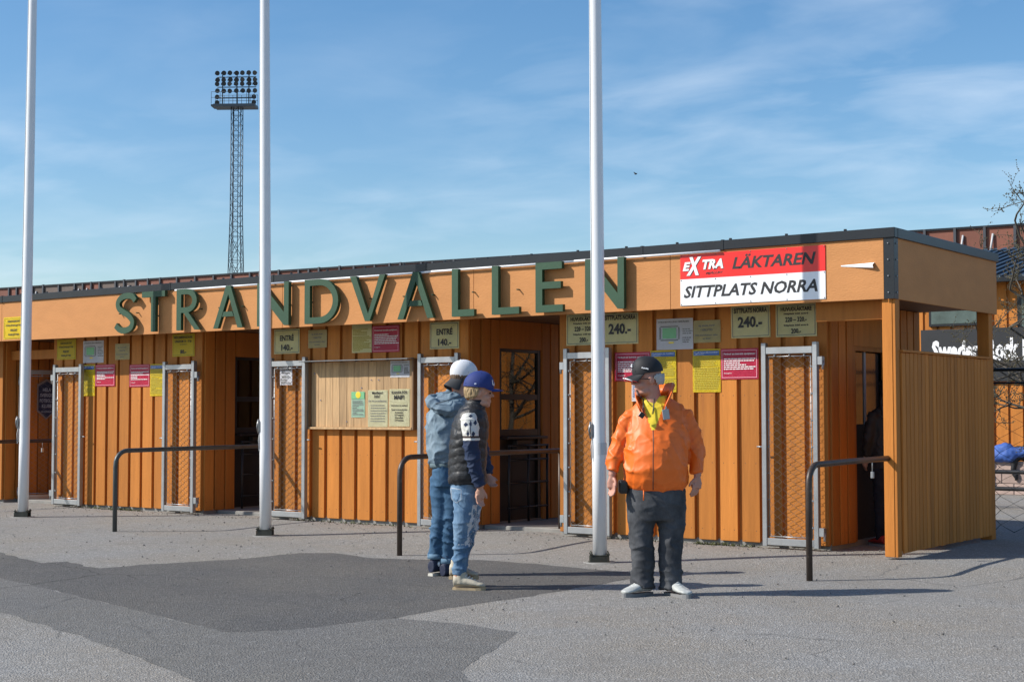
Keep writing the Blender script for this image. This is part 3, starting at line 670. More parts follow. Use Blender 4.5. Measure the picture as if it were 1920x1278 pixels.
for pxl, pxr, mir, lab in ((97, 150, False, 'galvanised chain-link gate folded back beside the shield sign passage'), (303, 362, True, 'galvanised chain-link gate under the yellow 80.- sign'),
                      (508, 571, False, 'galvanised chain-link gate behind the middle flagpole with a white sheet on it'), (782, 858, True, 'galvanised chain-link gate between the notice board and the two men'),
                      (1056, 1142, False, 'galvanised chain-link gate partly behind the near flagpole, under the HUVUDLÄKTARE sign'), (1428, 1533, True, 'galvanised chain-link gate beside the doorway with the slatted screen')):
    g = gate0 if first else copy_tree(gate0); first = False
    xa, xb = PY(pxl, 830, GY-.03)[0], PY(pxr, 830, GY-.03)[0]
    if lab.startswith('galvanised chain-link gate behind'): xa = xb-GW
    sx = (xb-xa)/GW
    if not mir: g.location = (xa, GY, .03); g.scale = (sx, 1, 1)
    else: g.location = (xb, GY, .025); g.scale = (-sx, 1, 1)
    tag(g, lab, 'gate', 'chain-link gates folded back against the wall')
notice('paper_sheet', 525, 684, 548, 721.5, PAPERW, 'white sheet hung behind the mesh of the gate by the middle flagpole', [('INFO', .2, .8, .35, .46, INKG)], Y=GY+.03, lines=[(.05, .3, 3, INKG, .1, .95), (.55, .9, 4, INK, .15, .9)])
# gate standing open in the first passage, seen edge-on
g = copy_tree(gate0); g.location = (-14.40, .72, .03); g.rotation_euler = (0, 0, R(68)); g.scale = (.9, 1, 1)
tag(g, 'galvanised gate standing open edge-on inside the passage at the far flagpole', 'gate', 'chain-link gates folded back against the wall')
# shield sign on that passage wall
bm = bmesh.new(); sh = [(-.17, -.20), (0, -.33), (.17, -.20), (.17, .22), (0, .31), (-.17, .22)]
def yz_prism(bm, poly, x0, x1, mi=0):
    A = [bm.verts.new((x0, y, z)) for y, z in poly]; B = [bm.verts.new((x1, y, z)) for y, z in poly]
    bm.faces.new(A[::-1]).material_index = mi; bm.faces.new(B).material_index = mi
    for i in range(len(A)): bm.faces.new((A[i], A[(i+1) % len(A)], B[(i+1) % len(A)], B[i])).material_index = mi
shl = empty('shield_sign', (-14.528, 1.25, 1.60), label='dark blue shield sign reading HELA SVERIGES FOTBOLLSKLUBB in the far passage', cat='sign')
yz_prism(bm, sh, 0, .012); obj('rim', bm, mat('shield_rim', (.30, .24, .22), .5), shl)
bm = bmesh.new(); yz_prism(bm, [(a*.9, b*.9-.005) for a, b in sh], .0125, .016); obj('face', bm, mat('shield_blue', (.02, .028, .085), .4), shl)
bm = bmesh.new()
for i, (s, hw) in enumerate((('HELA', .075), ('SVERIGES', .125), ('FOTBOLLS', .13), ('KLUBB', .09))): add_text(bm, s, -hw, hw, .11-i*.085, .165-i*.085, 0, .02)
add_text(bm, 'ALLSVENSKAN', -.10, .10, -.22, -.19, 0, .01)
for v in bm.verts: v.co = Vector((.0185, v.co.x, v.co.z))
obj('lettering', bm, mat('pale_blue_ink', (.5, .55, .68), .5), shl)

# ------------------------------------------------------------------ bent pipe rails in front of the passages
def rail(foot, yend, m, label, z=.93, second=None):
    x, y, z0 = foot; bm = bmesh.new(); pts = [(x, y, z0-.1), (x, y, z-.2)]
    for k in range(1, 7):
        a = k/6*math.pi/2; pts.append((x, y+.17-.17*math.cos(a), z-.17+.17*math.sin(a)))
    pts.append((x, (y+yend)/2, z+.008)); pts.append((x, yend, z+.012))
    e = empty('pipe_rail', (x, y, z0), label=label, cat='railing', group='bent pipe rails'); q = [(a-x, b-y, c-z0) for a, b, c in pts]
    obj('pipe', tube(bm, q, .027, 12), m, e, smooth=True)
    ym = yend-.25-y
    bm = tube(bmesh.new(), [(0, ym-.12, z-z0+.03), (0, ym-.12, z-z0-.105)], .005, 6); box(bm, -.012, .012, ym-.137, ym-.103, z-z0-.16, z-z0-.10, bev=.003); tube(bm, [(0, ym-.12, z-z0+.02), (0, ym-.12, z-z0+.035)], .012, 8)
    obj('padlock', bm, GALV, e)
    if second: obj('end_post', tube(bmesh.new(), [(0, second-y, -.05), (0, second-y, z-z0)], .022, 10), m, e, smooth=True)
f1 = GR(215, 996); rail(tuple(f1), .75, RAILG, 'grey-green bent pipe rail in front of the passage by the middle flagpole')
f2 = GR(752, 1041); f2[0] -= .02; rail(tuple(f2), 1.55, RAILM, 'rusty bent pipe rail ending behind the two men in caps', second=.78)
f3 = GR(1518, 1088); rail(tuple(f3), .03, RAILM, 'dark bent pipe rail ending at the post of the slatted screen')
g0 = GR(752, 1041); rail((-13.62, -1.75, 0), .9, RAILM, 'dark pipe rail crossing behind the far flagpole', z=.945)
# dark turnstile frames inside the passages
for xx, lab in ((-5.10, 'black tubular turnstile frame in the dark passage behind the two men'), (-9.72, 'black tubular turnstile frame in the dark passage by the middle flagpole')):
    bm = bmesh.new()
    for y in (1.15, 1.55, 1.95): tube(bm, [(xx-.25, y, .03), (xx-.25, y, .98)], .016, 8)
    for z in (.22, .52, .80, .97): tube(bm, [(xx-.25, 1.13, z), (xx-.25, 1.97, z)], .014, 8)
    tube(bm, [(xx-.25, 1.55, .9), (xx+.25, 1.6, .9)], .018, 8); tube(bm, [(xx+.24, 1.6, .04), (xx+.24, 1.6, .95)], .03, 10)
    tag(obj('turnstile', bm, mat('dark_turnstile', (.03, .032, .034), .4, metal=.5), smooth=True), lab, 'turnstile')
# leafy thing behind the booth glass
bm = bmesh.new()
for i in range(70):
    a = random.uniform(0, 6.28); l = random.uniform(.06, .17); b = Vector((-5.60+random.uniform(-.05, .05), 1.62+random.uniform(-.14, .14), 1.17))
    d = Vector((math.cos(a)*.5, math.sin(a)*.7, 1)).normalized(); s = d.cross(Vector((0, 0, 1))).normalized()*.012
    vs = [bm.verts.new(v) for v in (b-s*.4, b+s*.4, b+d*l*.6+s, b+d*l, b+d*l*.6-s)]; bm.faces.new(vs)
tag(obj('potted_plant', bm, mat('leaf_green', (.10, .30, .04), .5, var=.3)), 'bright green leafy plant behind the booth window glass', 'plant')

# ------------------------------------------------------------------ flagpoles
def flagpole(px_, py_, lean, label, tape):
    f = GR(px_, py_); e = empty('flagpole', tuple(f), label=label, cat='flagpole', group='white flagpoles in front of the building')
    H = 9.5; bm = bmesh.new()
    tube(bm, [(lean*z/6, 0, z) for z in (.07, 1, 2, 3.5, 5, 7, H)], [.068, .0675, .066, .064, .060, .052, .038], 28)
    sl = [(lean*z/6-.02-.068*.72, -.05, z) for z in (1.28, 2.5, 5, 8.9)]
    obj('pole', bm, WHITE, e, smooth=True)
    hal = bmesh.new(); tube(hal, [(-.064, -.032, 1.26), (-.062+lean*.4, -.032, 2.6), (-.056+lean*.8, -.03, 5), (-.04+lean*1.4, -.02, 9.2)], .004, 6)
    tube(hal, [(-.066, -.03, 1.22), (-.082, -.04, 1.1), (-.078, -.04, .97), (-.066, -.035, 1.0), (-.066, -.03, 1.2)], .004, 6)
    obj('halyard', hal, mat('white_rope', (.6, .6, .58), .8), e)
    bm = box(bmesh.new(), -.085, -.062, -.05, -.01, 1.19, 1.31, bev=.004); tube(bm, [(-.085, -.03, 1.17), (-.10, -.035, 1.25), (-.085, -.03, 1.33)], .010, 8)
    obj('cleat', bm, mat('cleat_metal', (.25, .25, .25), .4, metal=.8), e)
    if tape: obj('tape_band', tube(bmesh.new(), [(0, 0, 1.02), (0, 0, 1.13)], .0688, 28, cap=False), mat('grey_tape', (.55, .56, .57), .4), e, smooth=True)
    bm = bmesh.new()
    for y in (-.06, .06): box(bm, -.10, .085, y-.010, y+.010, .012, .065, bev=.004)
    box(bm, -.11, .09, -.07, .07, .0, .012, bev=.003); box(bm, -.075, .085, -.07, .07, .065, .076, bev=.003)
    for x, y in ((-.085, -.06), (.075, -.06), (.075, .06), (-.085, .06)): tube(bm, [(x, y, .05), (x, y, .105)], .009, 6); box(bm, x-.015, x+.015, y-.015, y+.015, .076, .09, bev=.002)
    obj('base_bracket', bm, mat('rusty_base', (.075, .075, .06), .6, metal=.4, var=.5, vscale=14, dirt=(.12, .06, .03), dscale=12, dthr=.58), e)
    bm = bmesh.new(); bmesh.ops.create_cone(bm, cap_ends=True, segments=20, radius1=.17, radius2=.15, depth=.016, matrix=Matrix.Translation((0, 0, .0)))
    obj('footing', bm, CONC, e)
    e.rotation_euler = (0, 0, R(36))
flagpole(43, 969, .03, 'white flagpole beside the yellow fascia notice, farthest along the building', False)
flagpole(498, 1004, -.05, 'white flagpole in front of the N of the green lettering', False)
flagpole(1125, 1054, -.03, 'white flagpole next to the man in the orange jacket', True)

# ------------------------------------------------------------------ weeds along the plinth
bm = bmesh.new()
for i in range(420):
    sec = random.choice([(-3.6, -1.6), (-2.4, -1.7), (-12.6, -11.2), (-8.3, -6.2), (-12.0, -11.4)])
    x = random.uniform(*sec); y = W-.02-abs(random.gauss(0, .05)); b = Vector((x, y, hground(x, y)))
    for k in range(3):
        a = random.uniform(0, 6.28); l = random.uniform(.015, .055); d = Vector((math.cos(a)*.9, math.sin(a)*.9, random.uniform(.4, 1.2))).normalized()*l; s = Vector((-math.sin(a), math.cos(a), 0))*l*.16
        bm.faces.new([bm.verts.new(v) for v in (b-s, b+s, b+d)])
tag(obj('weeds', bm, mat('weed_green', (.10, .12, .035), .7, var=.5, vscale=9)), 'low weeds and moss growing along the foot of the orange wall', 'weeds', kind='stuff')

# ------------------------------------------------------------------ far background
# wind-screen wall on top of the far stand
a0, a1 = at(-90, 543, 62), at(2080, 404, 39)
A2, B2 = Vector(a0), Vector(a1); ztop = 6.40
stand = empty('stadium_stand', (A2.x, A2.y, 0), label='far red-brown board wall with dark posts along the top of the stand', cat='stand')
Ln = math.hypot(B2.x-A2.x, B2.y-A2.y); ang = math.atan2(B2.y-A2.y, B2.x-A2.x); stand.rotation_euler = (0, 0, ang)
x = 0; i = 0
while x < Ln:
    pw = random.choice((.85, .9, .62, .88, .45)) if x < Ln*.75 else random.choice((.83, .85, .8))
    far = Ln*.10 < x < Ln*.235
    obj('panel', bx(x+.03, x+pw-.03, 0, .04, ztop-.80, ztop-.03), GREYB if (far and random.random() < .75) else REDB, stand)
    obj('post', bx(x-.035, x+.035, -.07, .0, ztop-.95, ztop+random.uniform(-.02, .05)), mat('stand_post', (.05, .055, .065), .6), stand)
    if random.random() < .4: obj('brace', tube(bmesh.new(), [(x+.15, -.10, ztop-.75), (x+.22, -.03, ztop-.2)], .03, 6), mat('pale_brace', (.5, .5, .5), .5), stand)
    x += pw
obj('top_rail', bx(0, Ln, -.05, .06, ztop-.03, ztop+.03), TRIM, stand)
obj('lower_wall', bx(0, Ln, .3, 8, 0, ztop-.80), mat('pale_concrete', (.42, .47, .53), .8, var=.15, vscale=.4), stand)

# floodlight mast
mt = Vector(at(445, 140, 118)); mast = empty('floodlight_mast', (mt.x, mt.y, 0), rz=R(34), label='tall lattice floodlight mast rising behind the roof', cat='floodlight')
HT = 25.6
def hw(z): return .78-(.78-.40)*min(1, z/17) if z < 17 else .40-.02*(z-17)/9
bm = bmesh.new()
cs = [(-1, -1), (1, -1), (1, 1), (-1, 1)]
for cx, cy in cs: tube(bm, [(cx*hw(z), cy*hw(z), z) for z in (0, 8.5, 17, HT)], .036, 5)
z = 0
while z < HT-.6:
    st = 1.9 if z < 15 else .8; z2 = min(z+st, HT)
    for k in range(4):
        a, b = cs[k], cs[(k+1) % 4]
        tube(bm, [(a[0]*hw(z), a[1]*hw(z), z), (b[0]*hw(z2), b[1]*hw(z2), z2)], .02, 4, cap=False)
        if z < 15: tube(bm, [(b[0]*hw(z), b[1]*hw(z), z), (a[0]*hw(z2), a[1]*hw(z2), z2)], .02, 4, cap=False)
        tube(bm, [(a[0]*hw(z), a[1]*hw(z), z), (b[0]*hw(z), b[1]*hw(z), z)], .016, 4, cap=False)
    z = z2
obj('lattice_tower', bm, STEEL, mast)
bm = bmesh.new()
for x in (-.18, .18): tube(bm, [(x, -.3, 0), (x, -.3, HT)], .03, 4)
for z in np.arange(.3, HT, .4): tube(bm, [(-.18, -.3, z), (.18, -.3, z)], .018, 4, cap=False)
obj('ladder', bm, STEEL, mast)
bm = bx(-1.75, 1.55, -.7, .7, HT-.22, HT); box(bm, -1.95, -1.75, -.6, .6, HT-.16, HT-.02)
for x in (-1.9, -1.2, -.5, .2, .9, 1.5):
    for y in (-.68, .68): tube(bm, [(x, y, HT), (x, y, HT+.95)], .018, 4)
for z in (.5, .95):
    for y in (-.68, .68): tube(bm, [(-1.9, y, HT+z), (1.5, y, HT+z)], .018, 4)
obj('platform', bm, STEEL, mast)
bm = bmesh.new()
for x in (-1.15, 0.0, .95): tube(bm, [(x, -.1, HT), (x, -.1, HT+2.65)], .045, 5)
for z in (.55, 1.42, 2.22): tube(bm, [(-1.55, -.15, HT+z), (1.55, -.15, HT+z)], .04, 5)
obj('lamp_rack', bm, STEEL, mast)
lb = bmesh.new(); bmesh.ops.create_cone(lb, cap_ends=True, segments=14, radius1=.19, radius2=.10, depth=.26, matrix=Matrix.Rotation(R(-78), 4, 'X')); tube(lb, [(-.20, 0, -.1), (-.20, .05, .05), (-.12, .08, .05)], .03, 5)
lm = mesh(lb); lm.materials.append(mat('lamp_housing', (.035, .04, .045), .4, metal=.5))
for r_, z in enumerate((2.52, 1.98, 1.66, 1.10)):
    for c_ in range(7):
        o = bpy.data.objects.new('lamp', lm); COL.objects.link(o); o.parent = mast; o.location = (-1.5+c_*.5+(.02 if r_ % 2 else 0), -.28, HT+z); o.rotation_euler = (random.uniform(-.1, .1), 0, random.uniform(-.35, .35))
for x in (-1.5, 1.42):
    for z in (.62, .18):
        o = bpy.data.objects.new('lamp', lm); COL.objects.link(o); o.parent = mast; o.location = (x, -.28, HT+z)

# orange board building with the long black sign behind the screen
BY = 13.0
bb = empty('rear_building', (-3, BY, 0), label='orange board building with dark metal roof behind the slatted screen', cat='building')
ze = PY(1869, 522, BY)[2]
wl = obj('wall', bx(-6, 9, .03, .08, 0, ze), ORANGE, bb)
_k = mesh(bx(-.10, .10, 0, .03, 0, ze, bev=.003)); _k.materials.append(ORANGE)
for i in range(58):
    o = bpy.data.objects.new('board', _k); COL.objects.link(o); o.parent = wl; o.location = (-6+.13+i*.255, 0, 0)
obj('end_wall', bx(-6.0, -5.95, .08, 6, 0, ze), ORANGE, bb)
bm = bmesh.new(); nr = 75; zr = ze+1.0
for i in range(nr):
    x0 = -6.3+i*.205
    for (a, b, h) in ((0, .14, 0), (.14, .205, .035)):
        v = [bm.verts.new(q) for q in ((x0+a, -.35, ze-.02+h), (x0+b, -.35, ze-.02+h), (x0+b, 4.5, zr+h), (x0+a, 4.5, zr+h))]; bm.faces.new(v)
    for xx in (.14, .205):
        v = [bm.verts.new(q) for q in ((x0+xx, -.35, ze-.02), (x0+xx, -.35, ze+.015), (x0+xx, 4.5, zr+.035), (x0+xx, 4.5, zr))]; bm.faces.new(v)
obj('roof', bm, mat('dark_blue_sheet_roof', (.022, .028, .042), .32, metal=.4), bb)
obj('gutter', bx(-6.3, 9, -.42, -.34, ze-.10, ze-.01, bev=.01), TRIM, bb)
def rb(px0, py0, px1, py1, y):
    a = PY(px0, py0, BY); b = PY(px1, py1, BY); return a[0]+3, b[0]+3, b[2], a[2]
xa, xb, za, zb_ = rb(1748, 583, 1833, 605, 0)
wn = obj('window', bx(xa-.05, xb+.05, -.05, -.002, za-.045, zb_+.30, bev=.004), DARK, bb)
obj('pane', bx(xa, xb, -.056, -.052, za, zb_+.24), mat('sky_glass', (.10, .14, .13), .06, var=.6, vscale=2.5), wn)
xa = PY(1917, 560, BY)[0]+3; wn = obj('window', bx(xa-.08, xa+.9, -.05, -.002, 2.75, 3.42, bev=.004), DARK, bb); obj('pane', bx(xa, xa+.82, -.056, -.052, 2.82, 3.35), MATS['sky_glass'], wn)
sx0 = PY(1727, 640, BY-.06)[0]; zt_ = PY(1727, 619, BY-.06)[2]; sgn = empty('long_black_sign', (sx0, BY-.06, zt_-.95), label='long black sign with white Sweden Rock lettering on the rear building', cat='sign')
obj('sign_board', bx(0, 4.6, -.012, .03, 0, .95, bev=.003), mat('sign_black', (.02, .02, .022), .5, var=.3, vscale=3), sgn)
def lx(px_): return PY(px_, 650, BY-.08)[0]-sx0
bm = bmesh.new(); zl0, zl1 = PY(1800, 672, BY-.08)[2]-(zt_-.95)-.05, PY(1800, 637, BY-.08)[2]-(zt_-.95)
add_text(bm, 'Sweden', lx(1747), lx(1838), zl0, zl1, -.0135, .05); add_text(bm, 'Rock', lx(1850), lx(1911), zl0, zl1+.02, -.0135, .05); add_text(bm, 'Festival', lx(1917), lx(1917)+1.5, zl0, zl1+.02, -.0135, .05)
obj('lettering', bm, INKW, sgn)

# block wall with things on it, steel barrier, chain-link fence
bwl = empty('block_wall', (-3.6, 11.6, 0), label='low pink-grey block wall behind the chain-link fence', cat='wall')
_k = mesh(bx(-.195, .195, -.1, .1, 0, .18, bev=.008)); _k.materials.append(mat('pink_block', (.46, .34, .29), .85, var=.25, vscale=5, bump=.3, bscale=30, rnd=.15))
for r_ in range(3):
    for c_ in range(9):
        o = bpy.data.objects.new('block', _k); COL.objects.link(o); o.parent = bwl; o.location = (c_*.4+(.2 if r_ % 2 else 0), 0, r_*.187)
obj('mortar', bx(-.15, 3.5, -.085, .085, 0, .555), CONC, bwl)
def heap(name, c, s, m, label, seed, cat):
    bm = bmesh.new()
    for i in range(9):
        random.seed(seed+i); ell(bm, (c[0]+random.uniform(-.5, .5)*s[0], c[1]+random.uniform(-.3, .3)*s[1], c[2]+random.uniform(.15, .6)*s[2]), (s[0]*random.uniform(.2, .4), s[1]*.4, s[2]*random.uniform(.2, .38)), seg=12)
    tube(bm, [(c[0]-s[0]*.45, c[1]-.11, c[2]+.1), (c[0]-s[0]*.5, c[1]-.13, c[2]-.12), (c[0]-s[0]*.42, c[1]-.13, c[2]-.32)], [.06, .05, .03], 10)
    me = remesh(bm, .02, 3); displace(me, lambda p, n_: .02*noise.noise(p*14)); tag(link(name, me, None, (m,), smooth=True), label, cat)
bc = PY(1893, 868, 11.6)
heap('blue_jacket', (bc[0]-.05, 11.55, .56), (.62, .3, .36), mat('blue_cloth', (.045, .12, .42), .7, var=.4, vscale=9), 'crumpled blue jacket thrown over the block wall', 40, 'jacket')
heap('black_bag', (bc[0]+.38, 11.6, .56), (.55, .3, .26), mat('black_cloth', (.012, .012, .014), .7), 'black bag beside the blue jacket on the block wall', 60, 'bag')
bm = bmesh.new()
for z in (.28, .52): tube(bm, [(-3.2, 8.0, z), (4, 8.0, z)], .03, 8)
for x in np.arange(-3.1, 4, 1.3): tube(bm, [(x, 8.0, 0), (x, 8.0, .55)], .03, 8)
tag(obj('low_barrier', bm, DARK, smooth=True), 'low black tubular barrier behind the chain-link fence', 'barrier')
fx0, fy = -.30, 3.45; fen = empty('chain_link_fence', (fx0, fy, 0), label='black chain-link fence running on from the slatted screen', cat='fence')
FH = PY(1860, 690, fy)[2]
fb = mat('black_fence_wire', (.018, .019, .02), .5, metal=.3)
for x in (0, .05, 2.6, 5.2): obj('post', tube(bmesh.new(), [(x, 0, -.05), (x, 0, FH+.02)], .014, 8), fb, fen, smooth=True)
for z in (FH-.02, FH-.17): obj('rail', tube(bmesh.new(), [(0, 0, z), (5.2, 0, z)], .02 if z > FH-.1 else .01, 8), fb, fen, smooth=True)
o = obj('chain_link', chain_link(5.1, FH-.1, .15, .155, .0040), fb, fen); o.location = (.05, 0, .03)

# budding tree reaching in from beyond the frame
random.seed(21)
tb = Vector((*at(1962, 700, 20.5)[:2], 0)); tree = empty('bare_tree', tuple(tb), label='bare budding tree with thin twigs in front of the black sign', cat='tree')
br = bmesh.new(); buds = bmesh.new()
def grow(p, d, l, r_, dep):
    pts = [p]; n_ = 5
    for i in range(n_):
        d = (d+Vector((random.gauss(0, .16), random.gauss(0, .16), random.gauss(.02, .12)))).normalized(); pts.append(pts[-1]+d*l/n_)
    tube(br, pts, [r_*(1-.55*i/n_) for i in range(n_+1)], 5 if dep > 1 else 7, cap=False)
    if dep >= 3:
        for q in pts[1:]:
            for k in range(1):
                s = random.uniform(.006, .013); pebble(buds, Matrix.Translation(q+Vector((random.gauss(0, .006), random.gauss(0, .006), random.gauss(0, .006)))) @ Matrix.Scale(s, 4))
    if dep < 5:
        for k in range(3 if dep else 9):
            i = random.randint(1 if dep else 2, n_); sd = Vector((random.gauss(0, 1), random.gauss(0, 1), random.gauss(.1, .6))).normalized()
            if not dep: sd = Vector((-.9+random.gauss(0, .35), random.gauss(-.1, .5), random.gauss(.15, .4))).normalized()
            grow(pts[i], (d*.45+sd*.8).normalized(), l*(random.uniform(.26, .40) if not dep else random.uniform(.5, .72)), r_*.5, dep+1)
grow(Vector((0, 0, 0)), Vector((.0, 0, 1)), 3.25, .06, 0)
obj('trunk', br, mat('grey_bark', (.10, .085, .065), .85, var=.4, vscale=8), tree, smooth=True); obj('crown', buds, mat('bud_brown', (.12, .10, .045), .7, var=.4), tree)
b = Vector(at(1192, 326, 60)); bm = ell(bmesh.new(), (0, 0, 0), (.07, .035, .03), seg=8)
for s in (-1, 1): bm.faces.new([bm.verts.new(v) for v in ((.03, 0, .01), (-.03, 0, .01), (-.03, s*.15, .05), (.02, s*.13, .05))])
tag(obj('bird', bm, INK, loc=b), 'tiny dark bird flying in the open sky', 'bird')

# ------------------------------------------------------------------ people
SKIN = mat('skin', (.50, .27, .19), .5, var=.15, vscale=14); SKINR = mat('ruddy_skin', (.50, .24, .17), .5, var=.2, vscale=14)
RZ = math.atan2(RT[1], RT[0])
def denim(name, col, lt, fade=.5):
    m = bpy.data.materials.new(name); m.use_nodes = True; t = m.node_tree; b = t.nodes['Principled BSDF']; b.inputs['Roughness'].default_value = .8; b.inputs['Specular IOR Level'].default_value = .2
    tc = t.nodes.new('ShaderNodeTexCoord'); out = None
    def nz(s, st, d=5):
        mp = t.nodes.new('ShaderNodeMapping'); mp.inputs['Scale'].default_value = st; t.links.new(tc.outputs['Object'], mp.inputs[0]); n = t.nodes.new('ShaderNodeTexNoise'); n.inputs['Scale'].default_value = s; n.inputs['Detail'].default_value = d; n.inputs['Roughness'].default_value = .65; t.links.new(mp.outputs[0], n.inputs['Vector']); return n.outputs[0]
    r_ = t.nodes.new('ShaderNodeMapRange'); r_.inputs[1].default_value = .38; r_.inputs[2].default_value = .68; t.links.new(nz(6, (1, 1, .7)), r_.inputs[0])
    x = t.nodes.new('ShaderNodeMix'); x.data_type = 'RGBA'; x.inputs[6].default_value = (*col, 1); x.inputs[7].default_value = (*lt, 1); t.links.new(r_.outputs[0], x.inputs[0])
    y = t.nodes.new('ShaderNodeMix'); y.data_type = 'RGBA'; y.blend_type = 'MULTIPLY'; y.inputs[0].default_value = fade; t.links.new(x.outputs[2], y.inputs[6]); t.links.new(nz(60, (3, 3, .6), 3), y.inputs[7]); t.links.new(y.outputs[2], b.inputs['Base Color'])
    bp = t.nodes.new('ShaderNodeBump'); bp.inputs['Strength'].default_value = .25; bp.inputs['Distance'].default_value = .006; t.links.new(nz(45, (1, 1, 1)), bp.inputs['Height']); t.links.new(bp.outputs[0], b.inputs['Normal'])
    return m
def ridge(p, s): return 1-abs(2*noise.noise(Vector((p[0]*s[0], p[1]*s[1], p[2]*s[2]))))
def folds(amp, s, seed=0, zf=None):
    o = Vector((seed*3.1, seed*1.7, seed*.9))
    def f(p, n_):
        q = p+o*.37; a = amp*(zf(p) if zf else 1)
        w_ = Vector((noise.noise(q*3), noise.noise(q*3+Vector((5, 5, 5))), noise.noise(q*3+Vector((9, 2, 4)))))*.06
        q = q+w_; r1 = max(0, ridge(q+Vector((q.z*.45, 0, 0)), s)); r2 = max(0, ridge(q*1.0+Vector((-q.z*.6, 4, 2)), (s[0]*1.5, s[1]*1.5, s[2]*1.6)))
        return a*(r1**3*1.15-.35)+a*.5*(r2**4-.15)+a*.10*noise.noise(q*24)
    return f
def head_rot(yaw, tilt=0, roll=0): return Matrix.Rotation(yaw, 4, 'Z') @ Matrix.Rotation(tilt, 4, 'Y') @ Matrix.Rotation(roll, 4, 'X')
def head_geo(bm, M, s=1.0):
    S_ = M @ Matrix.Scale(s, 4)
    for c, r_ in (((-.008, 0, .140), (.098, .077, .094)), ((.030, 0, .075), (.060, .058, .074)), ((.066, 0, .020), (.024, .026, .022)), ((.072, 0, .132), (.025, .052, .016)), ((.052, .036, .075), (.03, .026, .03)), ((.052, -.036, .075), (.03, .026, .03)), ((.084, 0, .052), (.012, .024, .008)), ((.083, 0, .040), (.012, .022, .008)), ((-.012, .078, .108), (.024, .010, .033)), ((-.012, -.078, .108), (.024, .010, .033)), ((.02, .03, .03), (.05, .03, .025)), ((.02, -.03, .03), (.05, .03, .025))):
        ell(bm, c, r_, M=S_, seg=16)
    tube(bm, [S_ @ Vector(v) for v in ((.088, 0, .122), (.104, 0, .096), (.106, 0, .083))], [.009*s, .013*s, .015*s], 8)
    tube(bm, [S_ @ Vector(v) for v in ((-.02, 0, .08), (-.03, 0, .0), (-.04, 0, -.09))], [.058*s, .058*s, .066*s], 14)
def hand_geo(bm, wrist, tip, side, s=1.0, curl=.5):
    """palm and five fingers from the wrist towards tip; side = direction of the thumb"""
    w_ = Vector(wrist); d = (Vector(tip)-w_).normalized(); sd = Vector(side); sd = (sd-d*sd.dot(d)).normalized(); nn = d.cross(sd)
    tube(bm, [w_-d*.04, w_, w_+d*.045*s, w_+d*.09*s], [(.026*s, .022*s), (.026*s, .021*s), (.020*s, .040*s), (.017*s, .040*s)] if abs(nn.y) > .5 else [.026*s, .026*s, .034*s, .032*s], 12)
    for k, l in enumerate((.072, .080, .074, .058)):
        b = w_+d*.082*s+sd*(.030-.020*k)*s; a = curl*.55; p1 = b+(d*math.cos(a*.5)+nn*math.sin(a*.5))*l*.45*s; p2 = p1+(d*math.cos(a*1.5)+nn*math.sin(a*1.5))*l*.32*s; p3 = p2+(d*math.cos(a*2.4)+nn*math.sin(a*2.4))*l*.26*s
        tube(bm, [b-d*.02, b, p1, p2, p3], [.0095*s, .0098*s, .0092*s, .0085*s, .0072*s], 8)
    b = w_+d*.025*s+sd*.028*s; p1 = b+(d*.75+sd*.55+nn*.25).normalized()*.042*s; p2 = p1+(d*.9+sd*.12+nn*.3).normalized()*.034*s
    tube(bm, [b-sd*.012, b, p1, p2], [.013*s, .0125*s, .0105*s, .009*s], 8)
def rings(bm, rs, n=20):
    """rs: (cx, cy, z, rx, ry) horizontal ellipses joined into a closed body"""
    prev = None
    for c in rs:
        V = [bm.verts.new((c[0]+c[3]*math.cos(t), c[1]+c[4]*math.sin(t), c[2])) for t in [2*math.pi*k/n for k in range(n)]]
        if prev:
            for k in range(n): bm.faces.new((prev[k], prev[(k+1) % n], V[(k+1) % n], V[k]))
        else: bm.faces.new(V[::-1])
        prev = V
    bm.faces.new(prev)
